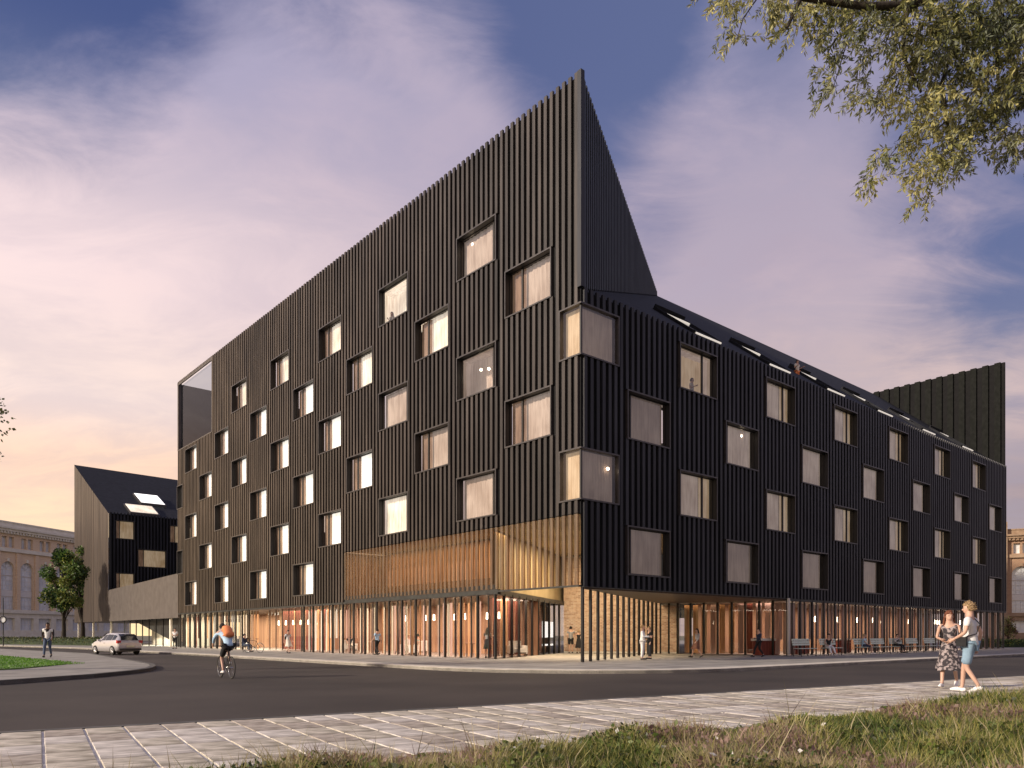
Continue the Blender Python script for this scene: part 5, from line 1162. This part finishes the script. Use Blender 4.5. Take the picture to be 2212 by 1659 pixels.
X, Y = P(1250, 50.8); person('woman in black dress at the brick wall beside the man in grey', X, Y, (-.2, 1), pose('stand', wL=(-.3, .25, 1.3), wR=(.3, .25, 1.35)), H=1.58, dress='cloth_black', sleeve='none', fem=True, hair='hair_blond')
X, Y = P(1388, 37.4); person('man all in white standing by the row of black posts', X, Y, (.85, -.3), pose('stand', wR=(.10, .38, 1.16), wL=(-.12, .36, 1.12), eL=(-.25, .06, 1.15), eR=(.25, .06, 1.15)), H=1.72, shirt='cloth_t_white', sleeve='long', legs='cloth_t_white', shoes='shoe_dark', hair='hair_blond')
X, Y = P(1403, 38.6); person('person in black facing the man in white by the posts', X, Y, (-.9, -.2), pose('stand', wR=(.12, .3, 1.1)), H=1.66, shirt='cloth_black', sleeve='long', legs='cloth_black', hair='hair_blond')
X, Y = P(1506, 41.0); person('woman in brown jacket and short skirt in front of the curved glass', X, Y, (-.8, -.3), pose('walk'), H=1.58, shirt='cloth_grey', sleeve='long', legs='cloth_brown_wear', leglen='skirt', hairlen='long', fem=True)
X, Y = P(1639, 42.0); person('man in navy jacket and black trousers walking left of the pale column', X, Y, (-.8, -.35), pose('walk', wL=(-.15, .33, 1.15), wR=(.12, .33, 1.1)), H=1.60, shirt='cloth_navy', sleeve='long', legs='cloth_black')
def lineL(px, lx):     # local y on the plane x = lx seen under px
    r = (px - 1106) / 1659.; return (CX + uR.x * lx - r * (CY + uR.y * lx)) / (r * uL.y - uL.x)
def lineR(px, ly):
    r = (px - 1106) / 1659.; return (r * (CY + uL.y * ly) - CX - uL.x * ly) / (uR.x - r * uR.y)
def facing(dx, dy): v = uR * dx + uL * dy; return (v.x, v.y)
# benches along the right front
def bench_obj(lx, ly, label):
    X, Y = W(lx, ly); t = empty('park_bench', (X, Y, 0), TH, label=label, cat='bench', group='benches along the right front')
    for k in range(4): MB().box(-.95, .95, -.42 + k * .11, -.33 + k * .11, .43, .46).obj('seat_slat', 'bench_teal', t)
    for k in range(3): MB().box(-.95, .95, .05 + .025 * k, .08 + .025 * k, .62 + k * .13, .73 + k * .13).obj('back_slat', 'bench_teal', t)
    for s in (-.8, .8):
        MB().path([(s, -.40, 0), (s, -.38, .42), (s, .03, .42)], [.022] * 3, 6).obj('leg', 'fascia_black', t); MB().path([(s, .10, 0), (s, .05, .45), (s, .13, 1.0)], [.022] * 3, 6).obj('leg', 'fascia_black', t)
    return t
BY = -1.5
for px, lb in ((1733, 'pale green slatted bench, leftmost, just right of the pale column'), (1790, 'pale green bench on which the woman in white reclines'), (1862, 'pale green bench under the person in the light blue top'), (1898, 'empty pale green bench right of the person in light blue'),
               (1937, 'pale green bench under the person in stripes'), (1972, 'empty pale green bench right of the person in stripes'), (2010, 'pale green bench nearest the walking couple')):
    bench_obj(lineR(px, BY), BY, lb)
def sitter(px, label, **k):
    lx = lineR(px, BY - .12); X, Y = W(lx, BY - .12); return person(label, X, Y, facing(k.pop('fx', 0), -1), k.pop('P_'), **k)
sitter(1790, 'woman in white dress reclining on a bench with her legs stretched out', P_=pose('recline', wL=(-.1, .1, 1.15)), H=1.72, dress=None, shirt='cloth_black', legs='cloth_t_white', shoes='shoe_white', sleeve='none', fx=-.9, fem=True)
sitter(1866, 'person in light blue top and dark shorts sitting on a bench', P_=pose('sit'), H=1.72, shirt='cloth_sky', legs='cloth_navy', leglen='short', shoes='shoe_white', fx=.7, hair='hair_blond')
sitter(1937, 'person in black and white stripes sitting on a bench', P_=pose('sit', wL=(-.08, .28, .95), wR=(.08, .28, .95)), H=1.72, shirt='stripes', legs='cloth_black', sleeve='long', fx=-.2)
# inside the left shopfront
def armchair(px, lx, face, label):
    ly = lineL(px, lx); X, Y = W(lx, ly); t = empty('armchair', (X, Y, .003), math.atan2(face[1], face[0]) - math.pi / 2, label=label, cat='armchair', group='white armchairs behind the left shopfront')
    MB().box(-.36, .36, -.30, .36, .24, .44).obj('seat', 'furniture_white', t); MB().box(-.36, .36, -.42, -.28, .24, .88).obj('backrest', 'furniture_white', t)
    for s in (-1, 1):
        MB().box(s * .36, s * .46, -.42, .34, .16, .62).obj('armrest', 'furniture_white', t)
        for yy_ in (-.36, .30): MB().tube((s * .34, yy_, 0), (s * .34, yy_, .26), .02, .02, 6).obj('leg', 'table_wood', t)
    return X, Y
fL = facing(-.3, -1)
X, Y = armchair(756, 1.2, fL, 'white armchair with the person in a dark top behind the left glass'); person('person in dark top sitting in a white armchair behind the left glass', X, Y, fL, pose('sit'), H=1.7, shirt='cloth_black', legs='cloth_cream')
X, Y = armchair(903, 1.2, facing(-.2, 1), 'white armchair of the person in teal behind the glass'); person('person in teal shirt sitting in a white armchair behind the glass', X, Y, facing(-.2, 1), pose('sit'), H=1.72, shirt='cloth_teal', legs='cloth_black')
X, Y = armchair(884, 1.6, fL, 'white armchair of the person in white behind the glass'); person('person in white shirt sitting opposite the person in teal', X, Y, fL, pose('sit'), H=1.7, shirt='cloth_t_white', legs='cloth_cream', hair='hair_blond')
armchair(1118, 3.6, fL, 'empty pale armchair behind the glass side wall near the corner')
def table(px, lx, label):
    ly = lineL(px, lx); X, Y = W(lx, ly); t = empty('table', (X, Y, .003), TH, label=label, cat='table')
    MB().box(-.5, .5, -.35, .35, .72, .76).obj('table_top', 'table_wood', t)
    for a in (-.42, .42):
        for c in (-.28, .28): MB().box(a - .02, a + .02, c - .02, c + .02, 0, .72).obj('leg', 'table_wood', t)
table(1015, 1.6, 'small wooden table behind the left glass near the standing woman'); table(790, 1.5, 'small wooden table beside the leftmost white armchair')
def counter(px, label):
    lx = lineR(px, 1.5); X, Y = W(lx, 1.5); t = empty('counter', (X, Y, .003), TH, label=label, cat='counter'); MB().box(-1.0, 1.0, -.3, .3, .0, .86).obj('front', 'sheer_red', t); MB().box(-1.1, 1.1, -.36, .36, .86, 1.0).obj('top', 'furniture_white', t)
counter(1655, 'white topped red counter behind the glass left of the pale column'); counter(1722, 'white topped red counter behind the leftmost bench'); counter(1815, 'white topped red counter behind the reclining woman')
# people in windows and on the roof
lx, ly = .95, lineL(847, .95); X, Y = W(lx, ly); person('woman in white top standing in an upper window of the long left front', X, Y, facing(-1, -.2), pose('stand', wR=(.1, .25, 1.2)), H=1.65, z=19.75, shirt='cloth_t_white', legs='cloth_cream', hairlen='long', fem=True)
ly = .95; lx = lineR(1494, ly); X, Y = W(lx, ly); person('man in white shirt standing in the upper right window near the corner', X, Y, facing(.3, -1), pose('stand', wR=(.2, .3, 1.2)), H=1.72, z=13.25, shirt='cloth_t_white', legs='denim')
ly = 2.7; lx = lineR(1722, ly); X, Y = W(lx, ly); person('person in a pale top leaning out of a roof skylight', X, Y, facing(-.2, -1), pose('stand', wR=(.28, .25, 1.2), wL=(-.28, .25, 1.2)), H=1.7, z=roofz(2.7) - .75, shirt='cloth_cream', legs='cloth_orange', sleeve='short')

# ------------------------------------------------------------------ bicycles
def bicycle(x, y, hd, label, fr='cloth_black', z=-.12, group=None):
    rz = math.atan2(hd[1], hd[0]) - math.pi / 2; t = empty('bicycle', (x, y, z), rz, label=label, cat='bicycle', group=group)
    for yc in (-.51, .51):
        w_ = MB().torus((0, yc, .34), (1, 0, 0), .325, .017, 32, 6).obj('wheel', 'tyre', t)
        MB().torus((0, yc, .34), (1, 0, 0), .30, .008, 28, 5).obj('rim', 'chrome', w_)
        sp = MB()
        for k in range(14): a = k / 14 * 6.283; sp.tube((0, yc, .34), (0, yc + .3 * math.cos(a), .34 + .3 * math.sin(a)), .002, .002, 3, caps=False)
        sp.tube((-.04, yc, .34), (.04, yc, .34), .02, .02, 8); sp.obj('spokes', 'chrome', w_)
    f = MB(); bb = (0, -.06, .29); st = (0, -.20, .80); hh = (0, .36, .86); h2 = (0, .40, .72)
    for a, c in ((bb, st), (st, hh), (bb, h2), (hh, h2), (bb, (0, -.51, .34)), (st, (0, -.51, .34))): f.tube(a, c, .016, .014, 8)
    f.obj('frame', fr, t); MB().tube(h2, (0, .51, .34), .014, .011, 8).obj('fork', fr, t)
    MB().path([(0, -.20, .80), (0, -.235, .93)], [.012, .012], 8).obj('seat_post', 'chrome', t); MB().ball((0, -.27, .945), (.07, .13, .022), 12, 6).obj('saddle', 'cloth_black', t)
    MB().path([(-.26, .42, .98), (-.1, .44, .985), (.1, .44, .985), (.26, .42, .98)], [.013] * 4, 8).obj('handlebar', 'cloth_black', t); MB().tube(hh, (0, .43, .98), .013, .013, 8).obj('stem', fr, t)
    c = MB(); c.torus(bb, (1, 0, 0), .085, .008, 20, 5); c.tube((-.1, -.06, .29), (.1, -.06, .29), .012, .012, 6); c.tube((.09, -.06, .29), (.09, .06, .40), .01, .01, 6); c.tube((-.09, -.06, .29), (-.09, -.18, .18), .01, .01, 6); c.obj('crank', 'chrome', t)
    for s, p_ in ((1, (.12, .06, .40)), (-1, (-.12, -.05, .16))): MB().box(p_[0] - .045, p_[0] + .045, p_[1] - .04, p_[1] + .04, p_[2] - .012, p_[2] + .012).obj('pedal', 'plastic_dark', t)
    return t
cx_, cy_ = P(488, 23.6); hd = (-.62, .78)
bicycle(cx_, cy_, hd, 'black bicycle ridden across the road by the cyclist with the orange backpack')
person('cyclist in light blue shirt and black shorts with an orange backpack riding away', cx_, cy_, hd, pose('cycle'), H=1.80, z=-.12, shirt='cloth_sky', sleeve='long', legs='cloth_black', leglen='short', shoes='shoe_white', extra_fn=backpack('cloth_orange'), hair='hair_dark')
X, Y = P(548, 53); bicycle(X, Y, (-.95, .3), 'parked bicycle on the pavement in front of the red room', z=0)
X, Y = P(528, 54); person('person in blue jacket crouching by the parked bicycle', X, Y, (.9, -.3), pose('sit'), H=1.75, z=0, shirt='cloth_navy', sleeve='long', legs='denim')
X, Y = P(528, 54); t = empty('stool', (X, Y, 0), label='low dark stool under the person in blue by the parked bicycle', cat='stool'); MB().tube((0, 0, .38), (0, 0, .43), .17, .17, 16).obj('seat', 'plastic_dark', t)
for a in range(4): q = a * 1.57 + .78; MB().tube((.12 * math.cos(q), .12 * math.sin(q), 0), (.10 * math.cos(q), .10 * math.sin(q), .38), .014, .014, 6).obj('leg', 'plastic_dark', t)

# ------------------------------------------------------------------ car
def car(x, y, hd, label):
    t = empty('parked_car', (x, y, -.12), math.atan2(hd[1], hd[0]), label=label, cat='car')
    ST = [(-1.92, .42, .74, .78, .72, .66), (-1.86, .28, .90, .96, .79, .68), (-1.62, .22, .96, 1.22, .83, .60), (-1.38, .20, .95, 1.38, .85, .57), (-.95, .19, .93, 1.45, .855, .565), (-.3, .18, .91, 1.48, .86, .57), (.25, .18, .90, 1.44, .86, .56), (.62, .18, .90, 1.22, .86, .62), (1.02, .18, .89, .98, .85, .74), (1.45, .20, .82, .89, .83, .72), (1.75, .24, .72, .78, .78, .64), (1.88, .34, .60, .64, .66, .5)]
    def ring(s):
        x_, lo, be, tp, w_, wt = s; return [(w_ * .80, lo), (w_ * .97, lo + .08), (w_, (lo + be) / 2), (w_ * .985, be - .02), (w_ * .95, be + .03 if tp > be + .1 else be + .5 * (tp - be)), (wt, max(tp - .07, be + .35 * (tp - be))), (wt * .82, tp - .01), (0, tp)]
    b = MB(); n = 8; v = []
    for s in ST:
        rg = ring(s); v += [(s[0], -p[0], p[1]) for p in rg] + [(s[0], p[0], p[1]) for p in reversed(rg[:-1])]
    m_ = 15; f = [(j * m_ + i, (j + 1) * m_ + i, (j + 1) * m_ + i + 1, j * m_ + i + 1) for j in range(len(ST) - 1) for i in range(m_ - 1)]
    f += [tuple(range(m_)), tuple(range((len(ST) - 1) * m_ + m_ - 1, (len(ST) - 1) * m_ - 1, -1))]; f += [(j * m_, j * m_ + m_ - 1, (j + 1) * m_ + m_ - 1, (j + 1) * m_) for j in range(len(ST) - 1)]
    b.add(v, f, 0, True).obj('body', 'car_paint', t)
    def sidept(x_, q, s):       # q 0 belt .. 1 roof edge
        for a, c in zip(ST, ST[1:]):
            if a[0] <= x_ <= c[0]:
                k = (x_ - a[0]) / (c[0] - a[0]); A_, C_2 = ring(a), ring(c); p4 = [A_[4][i] * (1 - k) + C_2[4][i] * k for i in (0, 1)]; p5 = [A_[5][i] * (1 - k) + C_2[5][i] * k for i in (0, 1)]
                return (x_, s * (p4[0] * (1 - q) + p5[0] * q + .012), p4[1] * (1 - q) + p5[1] * q)
    for s in (-1, 1):
        for xa, xb in ((-1.42, -1.02), (-.96, -.20), (-.14, .66)):
            w_ = MB(); N_ = 6
            for i in range(N_):
                a, c = xa + (xb - xa) * i / N_, xa + (xb - xa) * (i + 1) / N_; w_.quad(sidept(a, .08, s), sidept(c, .08, s), sidept(c, .93, s), sidept(a, .93, s))
            w_.obj('side_window', 'car_glass', t)
    def scr(i0, i1, name, q0=.12, q1=.90):
        a, c = ST[i0], ST[i1]; L_ = lambda k: [a[i] * (1 - k) + c[i] * k for i in range(6)]; p, q = L_(q0), L_(q1); up_ = .018; off = -.012 if i0 < 4 else .012
        MB().quad((p[0] + off, -p[5] * .9, p[3] + up_), (p[0] + off, p[5] * .9, p[3] + up_), (q[0] + off, q[5] * .88, q[3] + up_), (q[0] + off, -q[5] * .88, q[3] + up_)).obj(name, 'car_glass', t)
    w_ = MB(); pr = [(-1.84, .98), (-1.62, 1.235), (-1.40, 1.385)]
    for (xa, za), (xb, zb) in zip(pr, pr[1:]): w_.quad((xa - .02, -.58, za + .012), (xa - .02, .58, za + .012), (xb - .02, .53, zb + .012), (xb - .02, -.53, zb + .012))
    w_.obj('rear_window', 'car_glass', t); w_ = MB(); pr = [(.30, 1.43), (.62, 1.235), (.98, 1.0)]
    for (xa, za), (xb, zb) in zip(pr, pr[1:]): w_.quad((xa + .02, -.52, za + .012), (xa + .02, .52, za + .012), (xb + .02, .62, zb + .012), (xb + .02, -.62, zb + .012))
    w_.obj('windscreen', 'car_glass', t)
    for xw in (-1.18, 1.17):
        for s in (-1, 1):
            w_ = MB(); w_.tube((xw, s * .70, .31), (xw, s * .875, .31), .31, .31, 24).obj; o_ = w_.obj('wheel', 'tyre', t)
            r_ = MB(); r_.tube((xw, s * .874, .31), (xw, s * .888, .31), .205, .195, 20)
            for k in range(5): a = k * 1.2566; r_.tube((xw, s * .89, .31), (xw + .18 * math.cos(a), s * .885, .31 + .18 * math.sin(a)), .025, .02, 5)
            r_.obj('rim', 'rim', o_)
    for s in (-1, 1):
        MB().box(-1.90, -1.70, s * .60, s * .845, .78, .98).obj('tail_light', 'red_lens', t); MB().box(1.60, 1.86, s * .50, s * .76, .60, .74).obj('headlight', 'old_window', t); MB().box(.48, .62, s * .86, s * 1.0, .92, 1.03).obj('mirror', 'car_paint', t)
        MB().box(-.22, -.08, s * .862, s * .885, .78, .81).obj('door_handle', 'chrome', t)
    MB().box(-1.97, -1.93, -.26, .26, .52, .64).obj('number_plate', 'plate', t); MB().box(-1.96, -1.84, -.74, .74, .30, .44).obj('bumper', 'plastic_dark', t)
    return t
X, Y = P(251, 52.5); c_ = car(X, Y, (-.80, .60), 'silver grey hatchback driving away past the corner island')

# signs and street furniture
X, Y = P(7, 84); t = empty('street_sign', (X, Y, 0), label='thin grey street sign pole with a round ring sign at the left edge', cat='sign'); MB().tube((0, 0, 0), (0, 0, 5.3), .06, .045, 8).obj('pole', 'plastic_dark', t); MB().torus((0, -.08, 2.9), (0, 1, 0), .36, .07, 24, 6).obj('ring', 'plastic_dark', t); MB().tube((0, -.06, 2.9), (0, -.03, 2.9), .33, .33, 24).obj('plate', 'old_window', t)
flush_skins()
